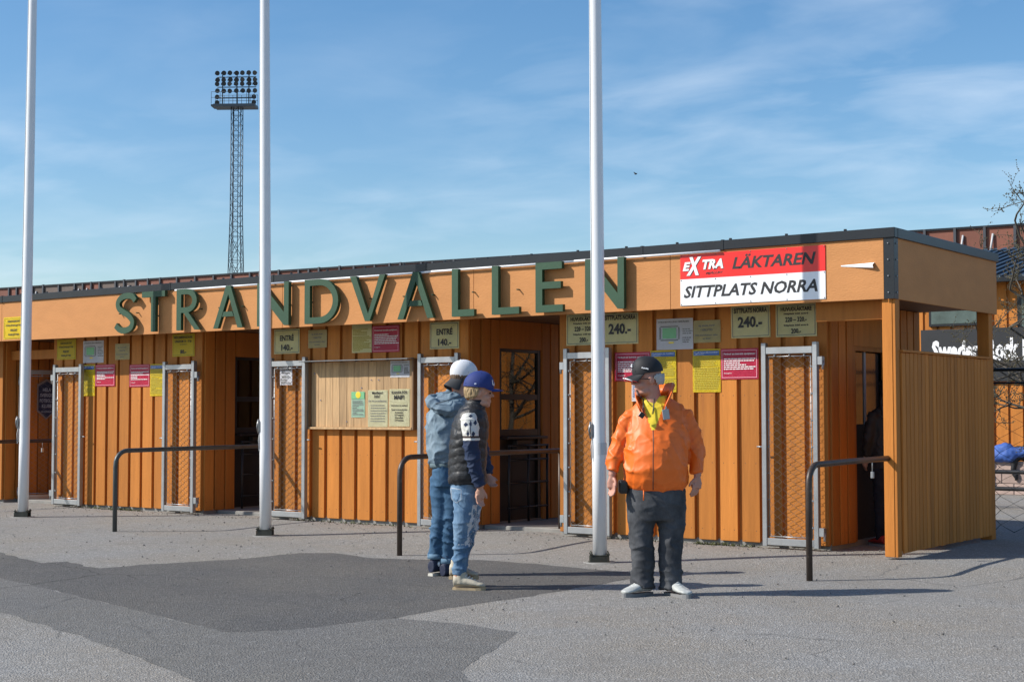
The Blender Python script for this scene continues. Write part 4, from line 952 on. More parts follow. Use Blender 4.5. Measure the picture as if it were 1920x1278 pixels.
def shoe(J, heel, toe, w_, h, upper, sole, parent, name='shoe', collar=None, hi=0):
    """shoe from heel point to toe point on the ground (local), sole and upper"""
    a, b = Vector(heel), Vector(toe); d = (b-a); L_ = d.length; d.normalize(); s = Vector((-d.y, d.x, 0))
    ang = math.atan2(d.y, d.x); M = Matrix.Translation(a) @ Matrix.Rotation(ang, 4, 'Z')
    e = obj(name, bmesh.new(), upper, parent)
    bm = bmesh.new()
    prof = [(-.0, .62), (.12, .80), (.3, .80), (.5, .86), (.72, 1.0), (.88, .86), (.97, .5), (1.0, .2)]
    lo = [bm.verts.new((L_*x, sgn_*w_/2*y*.88, 0)) for sgn_ in (1,) for x, y in prof]; lo2 = [bm.verts.new((L_*x, -w_/2*y*.88, 0)) for x, y in prof]
    hi_ = [bm.verts.new((L_*x, w_/2*y*.88, .022+(.010 if x > .8 else 0))) for x, y in prof]; hi2 = [bm.verts.new((L_*x, -w_/2*y*.88, .022+(.010 if x > .8 else 0))) for x, y in prof]
    for A, B, fl in ((lo, hi_, 0), (lo2, hi2, 1)):
        for i in range(len(A)-1):
            q = (A[i], A[i+1], B[i+1], B[i]); bm.faces.new(q[::-1] if not fl else q)
    for i in range(len(lo)-1):
        bm.faces.new((lo[i], lo[i+1], lo2[i+1], lo2[i])); bm.faces.new((hi_[i], hi2[i], hi2[i+1], hi_[i+1]))
    bm.faces.new((lo[0], lo2[0], hi2[0], hi_[0])); bm.faces.new((lo[-1], hi_[-1], hi2[-1], lo2[-1]))
    for v in bm.verts: v.co = M @ v.co
    bmesh.ops.recalc_face_normals(bm, faces=bm.faces[:]); obj('sole', bm, sole, e)
    bm = bmesh.new()
    rs = [(.02, .025, .30, h*.95), (.12, .03, .36, h*1.0), (.28, .03, .37, h*.95), (.45, .03, .38, h*.78), (.62, .03, .42, h*.58), (.8, .028, .42, h*.42), (.93, .027, .32, h*.32), (.985, .027, .16, h*.24)]
    prev = None; n_ = 14
    for x, z0, yw, hh in rs:
        V = [bm.verts.new(M @ Vector((L_*x, w_*yw*math.cos(t)*1.28, z0+hh/2+hh/2*math.sin(t)))) for t in [2*math.pi*k/n_ for k in range(n_)]]
        if prev:
            for k in range(n_): bm.faces.new((prev[k], prev[(k+1) % n_], V[(k+1) % n_], V[k]))
        else: bm.faces.new(V[::-1])
        prev = V
    bm.faces.new(prev); bmesh.ops.recalc_face_normals(bm, faces=bm.faces[:])
    if hi: tube(bm, [M @ Vector((L_*.24, 0, .05)), M @ Vector((L_*.24, 0, hi))], [(.05, .047), (.047, .046)], 14)
    me = remesh(bm, .007, 3); displace(me, lambda p, n2: .0025*noise.noise(p*30)); me.materials.append(upper)
    o = link('upper', me, e, smooth=True)
    bm = bmesh.new()
    for k in range(4):
        x = L_*(.40+.08*k); z = .03+h*(.90-.13*k); tube(bm, [M @ Vector((x, -.03, z-.012)), M @ Vector((x+.01, 0, z+.004)), M @ Vector((x, .03, z-.012))], .0035, 5)
    obj('laces', bm, mat('lace', (.6, .6, .58), .7), e)
    return e
def leg(bm, pts, rr): tube(bm, pts, rr, 18)
def cap(M, col, under, parent, s=1.0, brimcol=None, drop=.0, flat=.0):
    e = obj('cap', bmesh.new(), col, parent)
    bm = bmesh.new(); ell(bm, (0, 0, 0), (.112*s, .092*s, .115*s), seg=28)
    bmesh.ops.bisect_plane(bm, geom=bm.verts[:]+bm.edges[:]+bm.faces[:], plane_co=(0, 0, -.012), plane_no=(0, 0, 1), clear_inner=True)
    for v in bm.verts:
        if v.co.z > 0: v.co.x += .012*(v.co.z/.1)**2*(1 if v.co.x > 0 else .2); v.co.z *= .96
        v.co = M @ v.co
    ell(bm, M @ Vector((.008, 0, .110*s)), (.007, .007, .005), seg=8)
    obj('crown', bm, col, e, smooth=True)
    bm = bmesh.new()
    for k in range(6):
        t = k*math.pi/3+.5; tube(bm, [M @ Vector((math.cos(t)*.112*s*math.cos(u)+.012*math.sin(u)**2, math.sin(t)*.092*s*math.cos(u), .1105*s*math.sin(u))) for u in (.05, .5, 1.0, 1.45)], .0018, 5)
    obj('seams', bm, mat(col.name+'_seam', tuple(c*.55 for c in col.node_tree.nodes['Principled BSDF'].inputs['Base Color'].default_value[:3]), .8), e, smooth=True)
    bm = bmesh.new(); n_ = 12; top = []; bot = []
    for j in range(5):
        u = j/4; row = []
        for i in range(n_+1):
            t = -1.15+2.3*i/n_; x = .100*s*math.cos(t)+u*.082*s*math.cos(t*.72)**.8; y = .088*s*math.sin(t)*(1-.05*u); z = -.010-.012*u-(1-flat)*.9*(y*y)/.1*u-drop*u
            row.append(M @ Vector((x, y, z)))
        top.append(row)
    VT = [[bm.verts.new(q) for q in r_] for r_ in top]; dn = (M.to_3x3() @ Vector((0, 0, -.005)))
    VB = [[bm.verts.new(q+dn) for q in r_] for r_ in top]
    for j in range(4):
        for i in range(n_):
            bm.faces.new((VT[j][i], VT[j+1][i], VT[j+1][i+1], VT[j][i+1])); f = bm.faces.new((VB[j][i], VB[j][i+1], VB[j+1][i+1], VB[j+1][i])); f.material_index = 1
    for i in range(n_): bm.faces.new((VT[4][i], VB[4][i], VB[4][i+1], VT[4][i+1])).material_index = 1
    for j in range(4):
        bm.faces.new((VT[j][0], VB[j][0], VB[j+1][0], VT[j+1][0])); bm.faces.new((VT[j][n_], VT[j+1][n_], VB[j+1][n_], VB[j][n_]))
    obj('brim', bm, (brimcol or col, under), e, smooth=True)
    return e
def hair(M, col, parent, lo=.03, hi=.17, front=.03, s=1.0, puff=.008):
    bm = bmesh.new(); ell(bm, (-.012, 0, .125), (.101+puff, .080+puff, .105+puff*.5), seg=40)
    for v in list(bm.verts):
        k = v.co
        if k.x > front or k.z < lo+max(0, (k.x+.06))*.55 or k.z > hi: bm.verts.remove(v)
    for v in bm.verts: v.co += v.co.normalized()*.006*noise.noise(v.co*60)
    bmesh.ops.solidify(bm, geom=bm.faces[:], thickness=-.011)
    S_ = M @ Matrix.Scale(s, 4)
    for v in bm.verts: v.co = S_ @ v.co
    bmesh.ops.recalc_face_normals(bm, faces=bm.faces[:])
    me = remesh(bm, .0045, 5); displace(me, lambda p, n_: .005*ridge(p, (70, 70, 22))-.003)
    return link('hair', me, parent, (col,), smooth=True)
def eyes(M, parent, s=1.0):
    for sy in (-1, 1):
        o = obj('eye', ell(bmesh.new(), (0, 0, 0), (.009, .013, .007), M=M @ Matrix.Translation((.082, sy*.031, .113)), seg=10), mat('eye_dark', (.03, .025, .02), .2), parent, smooth=True)

class Fig:
    def __init__(s, x0, yf, label, name='person', ground=None):
        g = GR(x0, yf) if ground is None else np.array(ground); D = (g-CAM)@FW; s.m = D/FPX; s.x0, s.yf = x0, yf
        s.e = empty(name, (g[0], g[1], hground(g[0], g[1])), rz=RZ, label=label, cat='person')
    def __call__(s, px_, py_, y=0): return Vector(((px_-s.x0)*s.m, y, (s.yf-py_)*s.m))

# ---- the steward in the orange jacket
P = Fig(1225, 1115, 'heavy person in bright orange jacket, yellow shirt, dark jeans and black-red cap, head turned sideways')
m_ = P.m; OJ = mat('orange_nylon', (.86, .16, .012), .5, var=.15, vscale=6, bump=.15, bscale=18); YS = mat('yellow_polo', (.80, .60, .03), .7, var=.1)
HM = Matrix.Translation(P(1217, 742, -.03)) @ head_rot(R(-172), R(4)) 
body = bmesh.new(); head_geo(body, HM, 1.12)
rings(body, [(P(1231, 0)[0], .02, P(0, 930)[2], .20, .13), (P(1231, 0)[0], 0, P(0, 870)[2], .22, .15), (P(1234, 0)[0], .02, P(0, 800)[2], .20, .13), (P(1234, 0)[0], .03, P(0, 768)[2], .16, .10), (P(1228, 0)[0], .0, P(0, 748)[2], .07, .07)])
for pts, tip, side in (((P(1194, 784, .02), P(1163, 838, 0), P(1147, 892, -.06)), P(1149, 930, -.09), (.6, -.8, 0)), ((P(1276, 784, .02), P(1306, 842, .01), P(1308, 893, -.05)), P(1301, 934, -.08), (-.7, -.7, 0))):
    tube(body, pts, [.04, .04, .03], 12); hand_geo(body, pts[2], tip, side, 1.05, .55)
for kx, ax in ((1203, 1207), (1258, 1257)): tube(body, [P(kx, 930), P(kx, 1010, -.02), P(ax, 1095, 0)], [.09, .07, .05], 12)
bo = link('body', remesh(body, .0065, 2), P.e, (SKINR,), smooth=True); eyes(HM, P.e)
jk = bmesh.new()
rings(jk, [(P(x, 0)[0], y, P(0, z)[2], w_*m_, d) for x, z, w_, d, y in ((1231, 921, 50, .165, 0), (1231, 914, 57, .185, -.01), (1229, 902, 59, .195, -.03), (1229, 880, 60, .212, -.045), (1231, 850, 61, .212, -.04), (1234, 820, 60, .19, -.02), (1236, 795, 57, .17, .0), (1236, 776, 53, .145, .015), (1235, 762, 47, .125, .02), (1232, 750, 33, .10, .015), (1230, 743, 22, .085, .01))], 28)
tube(jk, [P(1202, 778, .03), P(1184, 781, .02), P(1171, 806, .01), P(1160, 840, -.01), P(1153, 864, -.04), P(1147.5, 884, -.06)], [.066, .069, .069, .064, .057, .048], 16)
tube(jk, [P(1268, 778, .03), P(1286, 781, .02), P(1298, 808, .02), P(1306, 842, .01), P(1308, 866, -.02), P(1308, 887, -.05)], [.066, .072, .071, .066, .060, .050], 16)
jm = remesh(jk, .010, 5); displace(jm, folds(.013, (7, 7, 5.5), 3, lambda p: 1.25 if abs(p.x-P(1231, 0)[0]) > .19 else .55))
cx = P(1222, 0)[0]; zv0, zv1 = P(0, 806)[2], P(0, 745)[2]
def vneck(c, n_):
    t = (c.z-zv0)/(zv1-zv0)
    return 1 if (n_.y < .1 and t > 0 and abs(c.x-cx-.02*t) < .012+.088*t) else 0
facemat(jm, vneck)
jo = link('jacket', jm, P.e, (OJ, YS), smooth=True)
# collar: standing on the far side, lying open on the near side
bm = bmesh.new()
def collar(pts, h, th, out):
    pr = None
    for (x, y, z), hh in zip(pts, h):
        o = Vector((x-P(1226, 0)[0], y, 0)).normalized(); q = Vector((x, y, z)); V = [bm.verts.new(v) for v in (q, q+o*out*hh+Vector((0, 0, hh)), q+o*(out*hh+th)+Vector((0, 0, hh)), q+o*(th+.01))]
        if pr:
            for k in range(4): bm.faces.new((pr[k], pr[(k+1) % 4], V[(k+1) % 4], V[k]))
        else: bm.faces.new(V[::-1])
        pr = V
    bm.faces.new(pr)
collar([P(1243, 772, -.125), P(1250, 757, -.09), P(1254, 746, -.04), P(1252, 742, .03), P(1240, 742, .085), P(1222, 742, .085), P(1208, 745, .05), P(1201, 750, -.01), P(1199, 760, -.07), P(1204, 777, -.12)], [.055, .085, .10, .105, .09, .075, .065, .06, .06, .05], .012, .45)
obj('collar', bm, OJ, jo, smooth=True)
bm = tube(bmesh.new(), [P(1221, 806, -.235), P(1221, 830, -.255), P(1220, 860, -.272), P(1220, 890, -.262), P(1221, 916, -.205)], .0045, 6); obj('zip', bm, mat('zip_dark', (.12, .05, .03), .5), jo)
obj('drawstring', tube(bmesh.new(), [P(1204, 917, -.18), P(1204, 926, -.19), P(1203.5, 936, -.185)], .005, 6), OJ, jo)
obj('shirt_placket', tube(bmesh.new(), [P(1226, 748, -.115), P(1224, 764, -.15), P(1222, 776, -.175)], .006, 6), mat('dark_zip', (.05, .05, .04), .5), jo)
bm = box(bmesh.new(), -.026, .026, -.006, .006, -.04, .04, bev=.003, M=Matrix.Translation(P(1246, 777, -.19)) @ Matrix.Rotation(R(-8), 4, 'Y')); box(bm, -.006, .006, -.006, .006, .04, .062, M=Matrix.Translation(P(1246, 777, -.19)))
obj('badge', bm, mat('badge_grey', (.22, .25, .28), .3), P.e)
bm = bmesh.new(); tube(bm, [P(1206, 748, -.12), P(1205, 762, -.155), P(1203, 776, -.185)], .005, 6); box(bm, -.022, .022, -.012, .012, -.022, .018, bev=.004, M=Matrix.Translation(P(1201, 778, -.19)) @ Matrix.Rotation(R(35), 4, 'Y')); tube(bm, [P(1194, 730, -.06), P(1196, 738, -.08), P(1204, 748, -.11)], .0045, 6)
obj('radio_microphone', bm, DARK, P.e)
JG = denim('charcoal_jeans', (.052, .055, .062), (.115, .12, .13), .4)
lg = bmesh.new()
rings(lg, [(P(1231, 0)[0], -.01, P(0, z)[2], w_*m_, d) for z, w_, d in ((975, 52, .135), (960, 55, .15), (935, 57, .165), (915, 56, .16))], 24)
tube(lg, [P(1204, 945, -.01), P(1202, 975, -.01), P(1203, 1008, -.02), P(1206, 1045, -.01), P(1206, 1080, .0), P(1206, 1101, -.01)], [.122, .110, .096, .092, .088, .092], 18)
tube(lg, [P(1259, 945, -.01), P(1259, 975, -.01), P(1257, 1008, -.02), P(1257, 1045, -.01), P(1257, 1080, .0), P(1257, 1103, -.01)], [.120, .108, .094, .092, .088, .092], 18)
lm_ = remesh(lg, .010, 4); displace(lm_, folds(.011, (4.5, 4.5, 7.5), 8, lambda p: 1.5 if p.z < .2 else 1.1 if .36 < p.z < .56 else .6)); link('jeans', lm_, P.e, (JG,), smooth=True)
SG = mat('silver_trainer', (.55, .57, .55), .5, var=.45, vscale=16); SK = mat('trainer_sole', (.20, .20, .20), .7)
shoe(P, P(1221, 1115, .05), P(1165, 1115, -.16), .105, .10, SG, SK, P.e); shoe(P, P(1252, 1115, .06), P(1286, 1115, -.24), .105, .10, SG, SK, P.e)
CK = mat('cap_black', (.010, .010, .012), .7); CR = mat('cap_red', (.65, .015, .03), .6)
CM = HM @ Matrix.Translation((-.008, 0, .190)) @ Matrix.Rotation(R(3), 4, 'Y')
ce = cap(CM, CK, CR, P.e, 1.10, drop=.006, flat=.35)
obj('brim_stripe', tube(bmesh.new(), [CM @ Vector(v) for v in ((.150, .080, -.058), (.182, .048, -.040), (.198, 0, -.030), (.182, -.048, -.040), (.150, -.080, -.058))], .005, 6), INKW, ce)
bm = bmesh.new()
for v in ((.03, .100, .022), (.045, .097, .026), (.058, .092, .032), (.02, .102, .018)): ell(bm, CM @ Vector(v), (.008, .005, .006), seg=8)
for v in ((.122, .012, .05), (.122, -.012, .055), (.118, .0, .066)): ell(bm, CM @ Vector(v), (.006, .012, .006), seg=8)
obj('cap_print', bm, INKW, ce)
hair(HM, mat('white_hair', (.46, .45, .43), .7, var=.2, vscale=30), P.e, lo=.070, hi=.16, front=-.028, s=1.09, puff=.003)
bm = bmesh.new()
for sy in (-1, 1):
    tube(bm, [HM @ Vector(v) for v in ((.104, sy*.020, .140), (.110, sy*.05, .136), (.105, sy*.068, .118), (.104, sy*.048, .103), (.112, sy*.02, .106), (.104, sy*.020, .140))], .0035, 6); tube(bm, [HM @ Vector(v) for v in ((.105, sy*.068, .132), (.05, sy*.09, .134), (-.02, sy*.094, .128))], .004, 6)
obj('glasses', bm, DARK, P.e)
tag(obj('waist_pouch', remesh(box(bmesh.new(), P(1163, 0)[0], P(1178, 0)[0], -.10, .06, P(0, 925)[2], P(0, 903)[2], bev=.01), .008, 3), DARK) if False else link('belt_pouch', remesh(box(bmesh.new(), P(1160, 0)[0], P(1178, 0)[0], -.10, .06, P(0, 925)[2], P(0, 900)[2], bev=.012), .008, 3), P.e, (DARK,), smooth=True))

# ---- the one in the denim hooded jacket, seen from behind
P = Fig(828, 1080, 'tall person in faded denim hooded jacket, blue jeans and backwards white cap')
m_ = P.m; DJ = denim('washed_denim', (.16, .235, .30), (.32, .41, .48), .55); BJ = denim('blue_jeans', (.045, .115, .21), (.10, .20, .33), .5)
HM = Matrix.Translation(P(869, 733, .0)) @ head_rot(R(32), R(4))
body = bmesh.new(); head_geo(body, HM, 1.08)
rings(body, [(P(836, 0)[0], .0, P(0, 890)[2], .09, .08), (P(838, 0)[0], 0, P(0, 800)[2], .11, .09), (P(848, 0)[0], .0, P(0, 760)[2], .10, .07), (P(856, 0)[0], 0, P(0, 742)[2], .065, .065)])
for pts, tip in (((P(824, 770, .02), P(820, 822, .03), P(831, 858, .05)), P(834, 884, .04)), ((P(880, 768, .06), P(884, 825, .12), P(882, 872, .20)), P(884, 905, .26))):
    tube(body, pts, [.035, .03, .026], 12); hand_geo(body, pts[2], tip, (.8, .5, 0), 1.0, .6)
for kx, ax in ((824, 817), (846, 839)): tube(body, [P(kx, 890), P(kx, 965, .0), P(ax, 1062, .02)], [.06, .045, .035], 12)
link('body', remesh(body, .0065, 2), P.e, (SKIN,), smooth=True)
jk = bmesh.new()
rings(jk, [(P(x, 0)[0], y, P(0, z)[2], w_*m_, d) for x, z, w_, d, y in ((834, 877, 23, .125, .02), (833, 868, 29, .155, .0), (833, 845, 31, .165, -.005), (835, 815, 33, .165, -.01), (839, 785, 37, .155, -.01), (843, 766, 37, .13, .0), (849, 752, 28, .105, .0), (855, 741, 15, .08, 0))], 26)
tube(jk, [P(822, 762, .02), P(814, 785, .03), P(811, 815, .04), P(813, 842, .06), P(821, 866, .08)], [.065, .07, .066, .060, .052], 16)
tube(jk, [P(870, 762, .05), P(880, 785, .08), P(885, 820, .12), P(884, 845, .16), P(882, 870, .20)], [.065, .072, .066, .058, .045], 16)
jm = remesh(jk, .010, 4); displace(jm, folds(.017, (7, 7, 6), 5)); jo = link('jacket', jm, P.e, (DJ,), smooth=True)
# hood lying on the back
hd = bmesh.new()
hp = [P(871, 748, -.045), P(862, 758, -.13), P(845, 768, -.175), P(826, 767, -.165), P(811, 757, -.12), P(806, 749, -.05), P(822, 741, .04), P(845, 735, .06)]
tube(hd, hp, [.026, .045, .055, .055, .046, .034, .03, .03], 14); rings(hd, [(P(836, 0)[0], -.07, P(0, 764)[2], .12, .09), (P(840, 0)[0], -.05, P(0, 748)[2], .135, .085), (P(848, 0)[0], -.02, P(0, 738)[2], .10, .075)])
hm_ = remesh(hd, .009, 4); displace(hm_, folds(.016, (9, 9, 10), 11)); link('hood', hm_, jo, (DJ,), smooth=True)
obj('hood_stitching', tube(bmesh.new(), [P(870, 743, -.085), P(852, 747, -.175), P(835, 753, -.215), P(818, 757, -.19)], .0035, 5), mat('dark_stitch', (.03, .04, .05), .7), jo)
bm = bmesh.new(); rings(bm, [(P(834, 0)[0], .01, P(0, 878)[2], .128, .138), (P(833.5, 0)[0], .005, P(0, 869)[2], .138, .150)]); obj('hem_band', bm, mat('ribbed_grey_blue', (.11, .16, .18), .85, bump=.5, bscale=60, stretch=(3, 3, .1)), jo, smooth=True)
lg = bmesh.new(); rings(lg, [(P(834, 0)[0], 0, P(0, z)[2], w_*m_, d) for z, w_, d in ((912, 22, .12), (895, 25, .135), (870, 24, .13))], 22)
tube(lg, [P(826, 895, .02), P(826, 925, .02), P(826, 965, .01), P(819, 1010, .02), P(816, 1045, .03)], [.098, .094, .078, .070, .062], 18)
tube(lg, [P(847, 895, .0), P(848, 930, .0), P(846, 970, -.01), P(841, 1015, .0), P(839, 1053, .01)], [.10, .096, .08, .070, .062], 18)
lm_ = remesh(lg, .010, 4); displace(lm_, folds(.010, (6, 6, 9), 2, lambda p: 1.4 if p.z < .6 else .7)); link('jeans', lm_, P.e, (BJ,), smooth=True)
LB = denim('jeans_cuff', (.14, .25, .36), (.2, .32, .43), .4)
for c in (P(816, 1043, .03), P(839, 1051, .01)):
    bm = bmesh.new(); rings(bm, [(c.x, c.y, c.z-.022, .070, .070), (c.x, c.y, c.z+.022, .069, .069)]); obj('turn_up', bm, LB, P.e, smooth=True)
NV = mat('navy_canvas', (.012, .02, .055), .7, var=.3, vscale=20); OW = mat('off_white_rubber', (.62, .60, .53), .6, var=.2, vscale=12)
for h_, t_ in ((P(807, 1079, -.03), P(843, 1079, .18)), (P(829, 1085, -.06), P(865, 1085, .15))):
    se = shoe(P, h_, t_, .10, .11, NV, OW, P.e, hi=.21)
ell_b = ell(bmesh.new(), P(822, 1057, -.01), (.020, .012, .024), seg=12); obj('ankle_patch', ell_b, INKW, P.e)
CW = mat('cap_white', (.66, .67, .69), .75, var=.08); CB = mat('cap_charcoal', (.03, .032, .036), .8)
CM = HM @ Matrix.Translation((-.006, 0, .150)) @ Matrix.Rotation(R(175), 4, 'Z') @ Matrix.Rotation(R(15), 4, 'Y')
ce = cap(CM, CW, CB, P.e, 1.13, brimcol=CB, drop=.035)
bm = bmesh.new()
for k in range(6):
    t = k*math.pi/3+1.0; ell(bm, CM @ Vector((math.cos(t)*.085, math.sin(t)*.072, .082)), (.006, .006, .006), seg=8)
obj('eyelets', bm, CB, ce)
hair(HM, mat('brown_hair', (.16, .10, .06), .8, var=.3, vscale=30), P.e, lo=.045, hi=.125, front=-.01, s=1.08, puff=.0)

# ---- the one in the black quilted vest and blue cap
P = Fig(878, 1104, 'person in black quilted vest with patterned sleeve, ripped light jeans, beige boots and blue cap')
m_ = P.m; VB = mat('black_quilt', (.016, .016, .018), .5, var=.3, vscale=20, bump=.8, bscale=26); NVS = mat('navy_knit', (.012, .028, .075), .8, var=.3, vscale=12, bump=.2, bscale=60); WK = mat('white_knit', (.62, .61, .56), .85, bump=.2, bscale=60)
HM = Matrix.Translation(P(898, 763, -.02)) @ head_rot(R(6), R(3))
body = bmesh.new(); head_geo(body, HM, 1.02)
rings(body, [(P(876, 0)[0], .0, P(0, 915)[2], .13, .12), (P(878, 0)[0], 0, P(0, 820)[2], .13, .14), (P(882, 0)[0], .0, P(0, 780)[2], .11, .13), (P(889, 0)[0], 0, P(0, 765)[2], .06, .06)])
arm = (P(882, 785, -.17), P(887, 850, -.18), P(902, 912, -.17)); tube(body, arm, [.05, .042, .03], 12); hand_geo(body, arm[2], P(899, 944, -.16), (.75, .65, 0), 1.0, .75)
arm = (P(888, 785, .17), P(902, 850, .2), P(914, 893, .16)); tube(body, arm, [.05, .042, .03], 12); hand_geo(body, arm[2], P(921, 907, .14), (.1, .5, .9), .85, .9)
for kx, ax, yy in ((866, 861, -.07), (874, 862, .08)): tube(body, [P(872, 910, yy), P(kx, 1000, yy), P(ax, 1080, yy)], [.07, .055, .042], 12)
link('body', remesh(body, .0062, 2), P.e, (SKIN,), smooth=True); eyes(HM, P.e)
jk = bmesh.new()
rings(jk, [(P(x, 0)[0], 0, P(0, z)[2], w_*m_, d) for x, z, w_, d in ((877, 907, 35, .165), (876, 897, 36, .175), (876, 870, 35, .175), (878, 835, 35, .180), (881, 805, 34.5, .185), (884, 785, 31, .175), (886, 770, 24, .14), (890, 758, 16, .09), (892, 752, 14, .075))], 28)
jm = remesh(jk, .009, 4)
displace(jm, lambda p, n_: .008*(abs(math.sin(p.z*42+p.y*9+2*noise.noise(p*5)))**.5)-.004+.010*noise.noise(p*7)+.004*ridge(p, (16, 16, 16))); vo = link('vest', jm, P.e, (VB,), smooth=True)
sl_ = bmesh.new()
tube(sl_, [P(880, 778, -.155), P(882, 795, -.185), P(884, 825, -.195), P(887, 855, -.195), P(894, 885, -.185), P(901, 909, -.172)], [.06, .070, .066, .060, .054, .046], 18)
tube(sl_, [P(888, 782, .15), P(894, 800, .19), P(900, 840, .205), P(908, 870, .19), P(915, 892, .165)], [.065, .072, .066, .056, .046], 16)
sm_ = remesh(sl_, .006, 4); displace(sm_, folds(.010, (8, 8, 12), 6))
z824, z779, z818, z822 = P(0, 825)[2], P(0, 776)[2], P(0, 817)[2], P(0, 821)[2]; xa_ = P(884, 0)[0]
def slv(c, n_):
    if c.z < z824 or c.y > 0: return 0
    if c.z < z822: return 1
    if c.z < z818: return 2
    u = (c.x-xa_)/.05; v = (c.z-z818)/(z779-z818)
    for cu, cv, ru, rv in ((-.42, .10, .30, .14), (.42, .10, .30, .14), (0, .55, .22, .18), (-.78, .52, .38, .12), (.72, .60, .30, .14), (0, .90, .35, .08)):
        if abs(u-cu)/ru+abs(v-cv)/rv < 1: return 0
    return 1 if abs(u) > .045 or v > .5 else 0
facemat(sm_, slv); link('sleeves', sm_, vo, (NVS, WK, mat('brown_knit', (.05, .03, .025), .85)), smooth=True)
cl = bmesh.new(); rings(cl, [(P(890, 0)[0], 0, P(0, 764)[2], .085, .095), (P(892, 0)[0], 0, P(0, 750)[2], .080, .088)]); obj('collar', cl, VB, vo, smooth=True)
RJ = denim('ripped_light_jeans', (.10, .20, .34), (.27, .40, .54), .55); RW = mat('frayed_white', (.55, .58, .62), .9, var=.3, vscale=25)
lg = bmesh.new(); rings(lg, [(P(872, 0)[0], 0, P(0, z)[2], w_*m_, d) for z, w_, d in ((938, 24, .14), (920, 27, .155), (902, 26, .15))], 22)
tube(lg, [P(873, 925, -.07), P(873, 955, -.08), P(867, 990, -.08), P(866, 1020, -.075), P(863, 1050, -.07), P(861, 1076, -.07)], [.10, .092, .078, .066, .057, .054], 18)
tube(lg, [P(878, 925, .07), P(882, 955, .08), P(879, 990, .08), P(870, 1025, .09), P(862, 1066, .10)], [.098, .088, .076, .064, .052], 18)
lm_ = remesh(lg, .008, 4); displace(lm_, folds(.009, (6, 6, 10), 4, lambda p: 1.4 if p.z < .5 else .8))
zr0, zr1 = P(0, 1020)[2], P(0, 945)[2]
facemat(lm_, lambda c, n_: 1 if (zr0 < c.z < zr1 and n_.x > .45 and noise.noise(c*22)+.35*noise.noise(c*60) > -.02) or (abs(c.z-zr0) < .012 and n_.x > -.2 and noise.noise(c*30) > 0) else 0)
jeo = link('jeans', lm_, P.e, (RJ, RW), smooth=True)
bm = bmesh.new()
for i in range(40):
    q = P(random.uniform(886, 893)-random.uniform(0, 10)*(i % 2), random.uniform(948, 1014), random.uniform(-.13, -.03)); q.x = P(893-(q.z < P(0, 985)[2])*10, 0)[0]-random.uniform(0, .025); tube(bm, [q, q+Vector((random.uniform(.01, .03), -.005, -random.uniform(.01, .05)))], .0016, 4)
obj('frayed_threads', bm, RW, jeo)
bm = bmesh.new(); 
pk = [P(847, 913, -.165), P(866, 916, -.19), P(866, 934, -.185), P(857, 941, -.175), P(848, 933, -.155)]
tube(bm, pk+[pk[0]], .003, 5); obj('back_pocket', bm, RW, jeo)
BT = mat('beige_canvas_boot', (.50, .45, .35), .75, var=.2, vscale=14, bump=.2, bscale=40); BS = mat('tan_rubber', (.42, .32, .19), .7, var=.2)
shoe(P, P(850, 1104, -.06), P(911, 1104, -.11), .10, .105, BT, BS, P.e, name='boot', hi=.16); shoe(P, P(841, 1089, .16), P(897, 1089, .12), .10, .10, BT, BS, P.e, name='boot', hi=.16)
CBL = mat('cap_royal_blue', (.014, .032, .17), .75, var=.1)
CM = HM @ Matrix.Translation((-.010, 0, .168)) @ Matrix.Rotation(R(3), 4, 'Y'); ce = cap(CM, CBL, CBL, P.e, 1.12, drop=-.008, flat=.75)
bm = bmesh.new()
for s, x0_, x1_, z0_, z1_ in (('L', -.034, .004, .018, .058), ('A', -.008, .030, .010, .046)): add_text(bm, s, x0_, x1_, z0_, z1_, 0, .02)
for v in bm.verts:
    t = v.co.x*7.5-.35; v.co = CM @ Vector((.129*math.cos(t)*(1-.35*(v.co.z/.12)**2), .106*math.sin(t)*(1-.35*(v.co.z/.12)**2), v.co.z))
obj('cap_letters', bm, INKW, ce); bm = bmesh.new()
ell(bm, CM @ Vector((-.035, -.098, .012)), (.010, .004, .007), seg=8); obj('side_mark', bm, mat('pale_print', (.5, .55, .7), .6), ce)
obj('brim_sticker', ell(bmesh.new(), (0, 0, 0), (.022, .022, .0035), M=CM @ Matrix.Translation((.15, -.02, -.012)), seg=12), mat('pink_sticker', (.75, .35, .42), .4), ce)
hair(HM, mat('blond_hair', (.36, .25, .13), .8, var=.3, vscale=30), P.e, lo=.055, hi=.16, front=-.005, s=1.02, puff=.003)

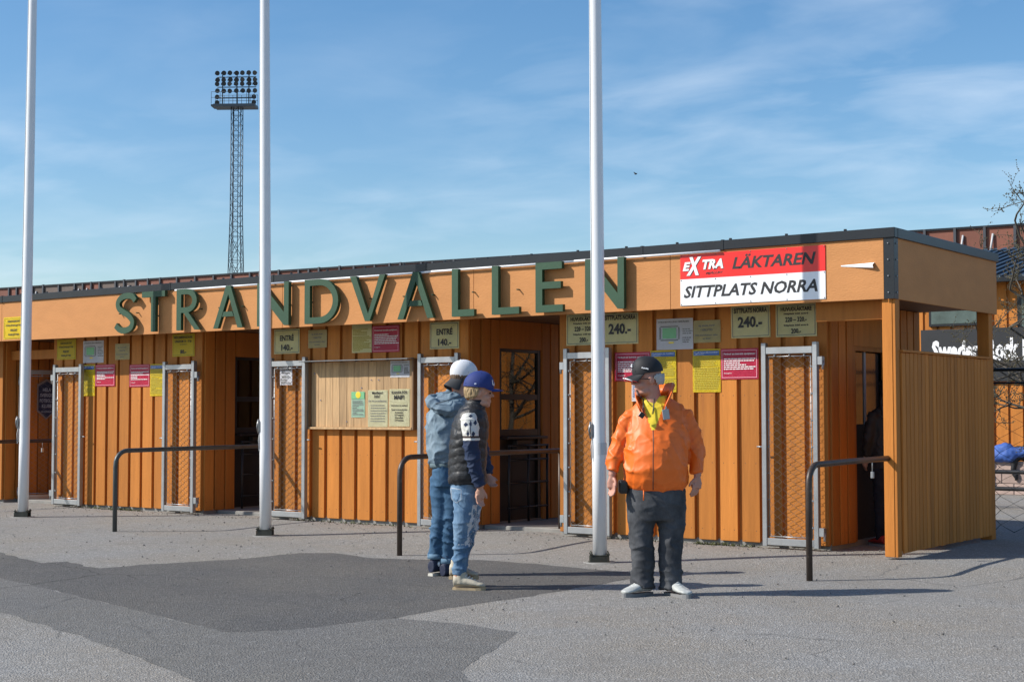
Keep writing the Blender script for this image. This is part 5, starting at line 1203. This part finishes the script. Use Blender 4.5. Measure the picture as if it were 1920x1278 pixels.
# ---- people half lost in the dark doorway and in a booth
def dim_person(g, x0, yf, label, h, coat, hairm, longhair, yaw, shoes):
    P = Fig(x0, yf, label, ground=g); P.e.rotation_euler = (0, 0, RZ+yaw); k = h/1.75
    b = bmesh.new(); HM = Matrix.Translation((0, 0, 1.50*k)) @ head_rot(R(90), 0); head_geo(b, HM, 1.0); rings(b, [(0, 0, .9*k, .15, .1), (0, 0, 1.2*k, .15, .1), (0, 0, 1.4*k, .15, .08), (0, 0, 1.47*k, .05, .05)])
    for s in (-1, 1):
        tube(b, [(s*.17, 0, 1.38*k), (s*.22, .02, 1.1*k), (s*.2, .12, .9*k)], [.045, .04, .03], 10); hand_geo(b, (s*.2, .12, .9*k), (s*.19, .18, .78*k), (0, 1, 0), .95); tube(b, [(s*.09, 0, .92*k), (s*.1, 0, .5*k), (s*.1, 0, .08)], [.075, .055, .04], 10)
    link('body', remesh(b, .009, 2), P.e, (SKIN,), smooth=True)
    c = bmesh.new(); rings(c, [(0, 0, .80*k, .19, .14), (0, 0, 1.0*k, .185, .135), (0, 0, 1.25*k, .19, .13), (0, 0, 1.40*k, .17, .10), (0, 0, 1.475*k, .08, .07)])
    for s in (-1, 1): tube(c, [(s*.16, 0, 1.38*k), (s*.225, .02, 1.1*k), (s*.205, .10, .93*k)], [.068, .062, .048], 12)
    me = remesh(c, .014, 3); displace(me, folds(.012, (7, 7, 8), 9)); link('coat', me, P.e, (coat,), smooth=True)
    c = bmesh.new()
    for s in (-1, 1): tube(c, [(s*.085, 0, .9*k), (s*.1, 0, .5*k), (s*.1, 0, .07)], [.10, .075, .06], 12)
    rings(c, [(0, 0, .80*k, .16, .12), (0, 0, .95*k, .17, .125)]); me = remesh(c, .014, 3); displace(me, folds(.010, (7, 7, 12), 1)); link('trousers', me, P.e, (DARKJ,), smooth=True)
    for s in (-1, 1): shoe(P, (s*.1, -.08, 0), (s*.13, .19, 0), .095, .09, shoes, SK, P.e)
    if longhair:
        c = bmesh.new(); ell(c, (0, -.015, 1.635*k), (.10, .115, .115)); rings(c, [(0, -.06, 1.22*k, .12, .045), (0, -.06, 1.42*k, .135, .06), (0, -.04, 1.6*k, .105, .08)]); me = remesh(c, .011, 3); displace(me, lambda p, n_: .014*ridge(p, (30, 30, 6))-.006); link('hair', me, P.e, (hairm,), smooth=True)
    else: hair(HM, hairm, P.e, lo=.06, hi=.26, front=.05)
DARKJ = denim('dark_jeans', (.012, .014, .022), (.02, .024, .035), .3)
dim_person((-.62, 1.35, .0), 1640, 1030, 'person with long dark hair and black coat in the dark doorway by the screen', 1.74, mat('black_coat', (.013, .013, .014), .7), mat('dark_hair', (.012, .009, .008), .5), True, R(15), mat('red_trainer', (.35, .02, .02), .5, var=.4, vscale=18))
dim_person((-.42, 2.0, .0), 1660, 1020, 'person behind the long-haired one in the dark doorway', 1.72, MATS['black_coat'], MATS['brown_hair'], False, R(190), SK)
dim_person((-10.55, 1.75, .08), 465, 960, 'grey-haired person in black jacket behind the booth glass by the middle flagpole', 1.70, MATS['black_coat'], mat('grey_hair', (.35, .34, .33), .8), False, R(-120), SK)
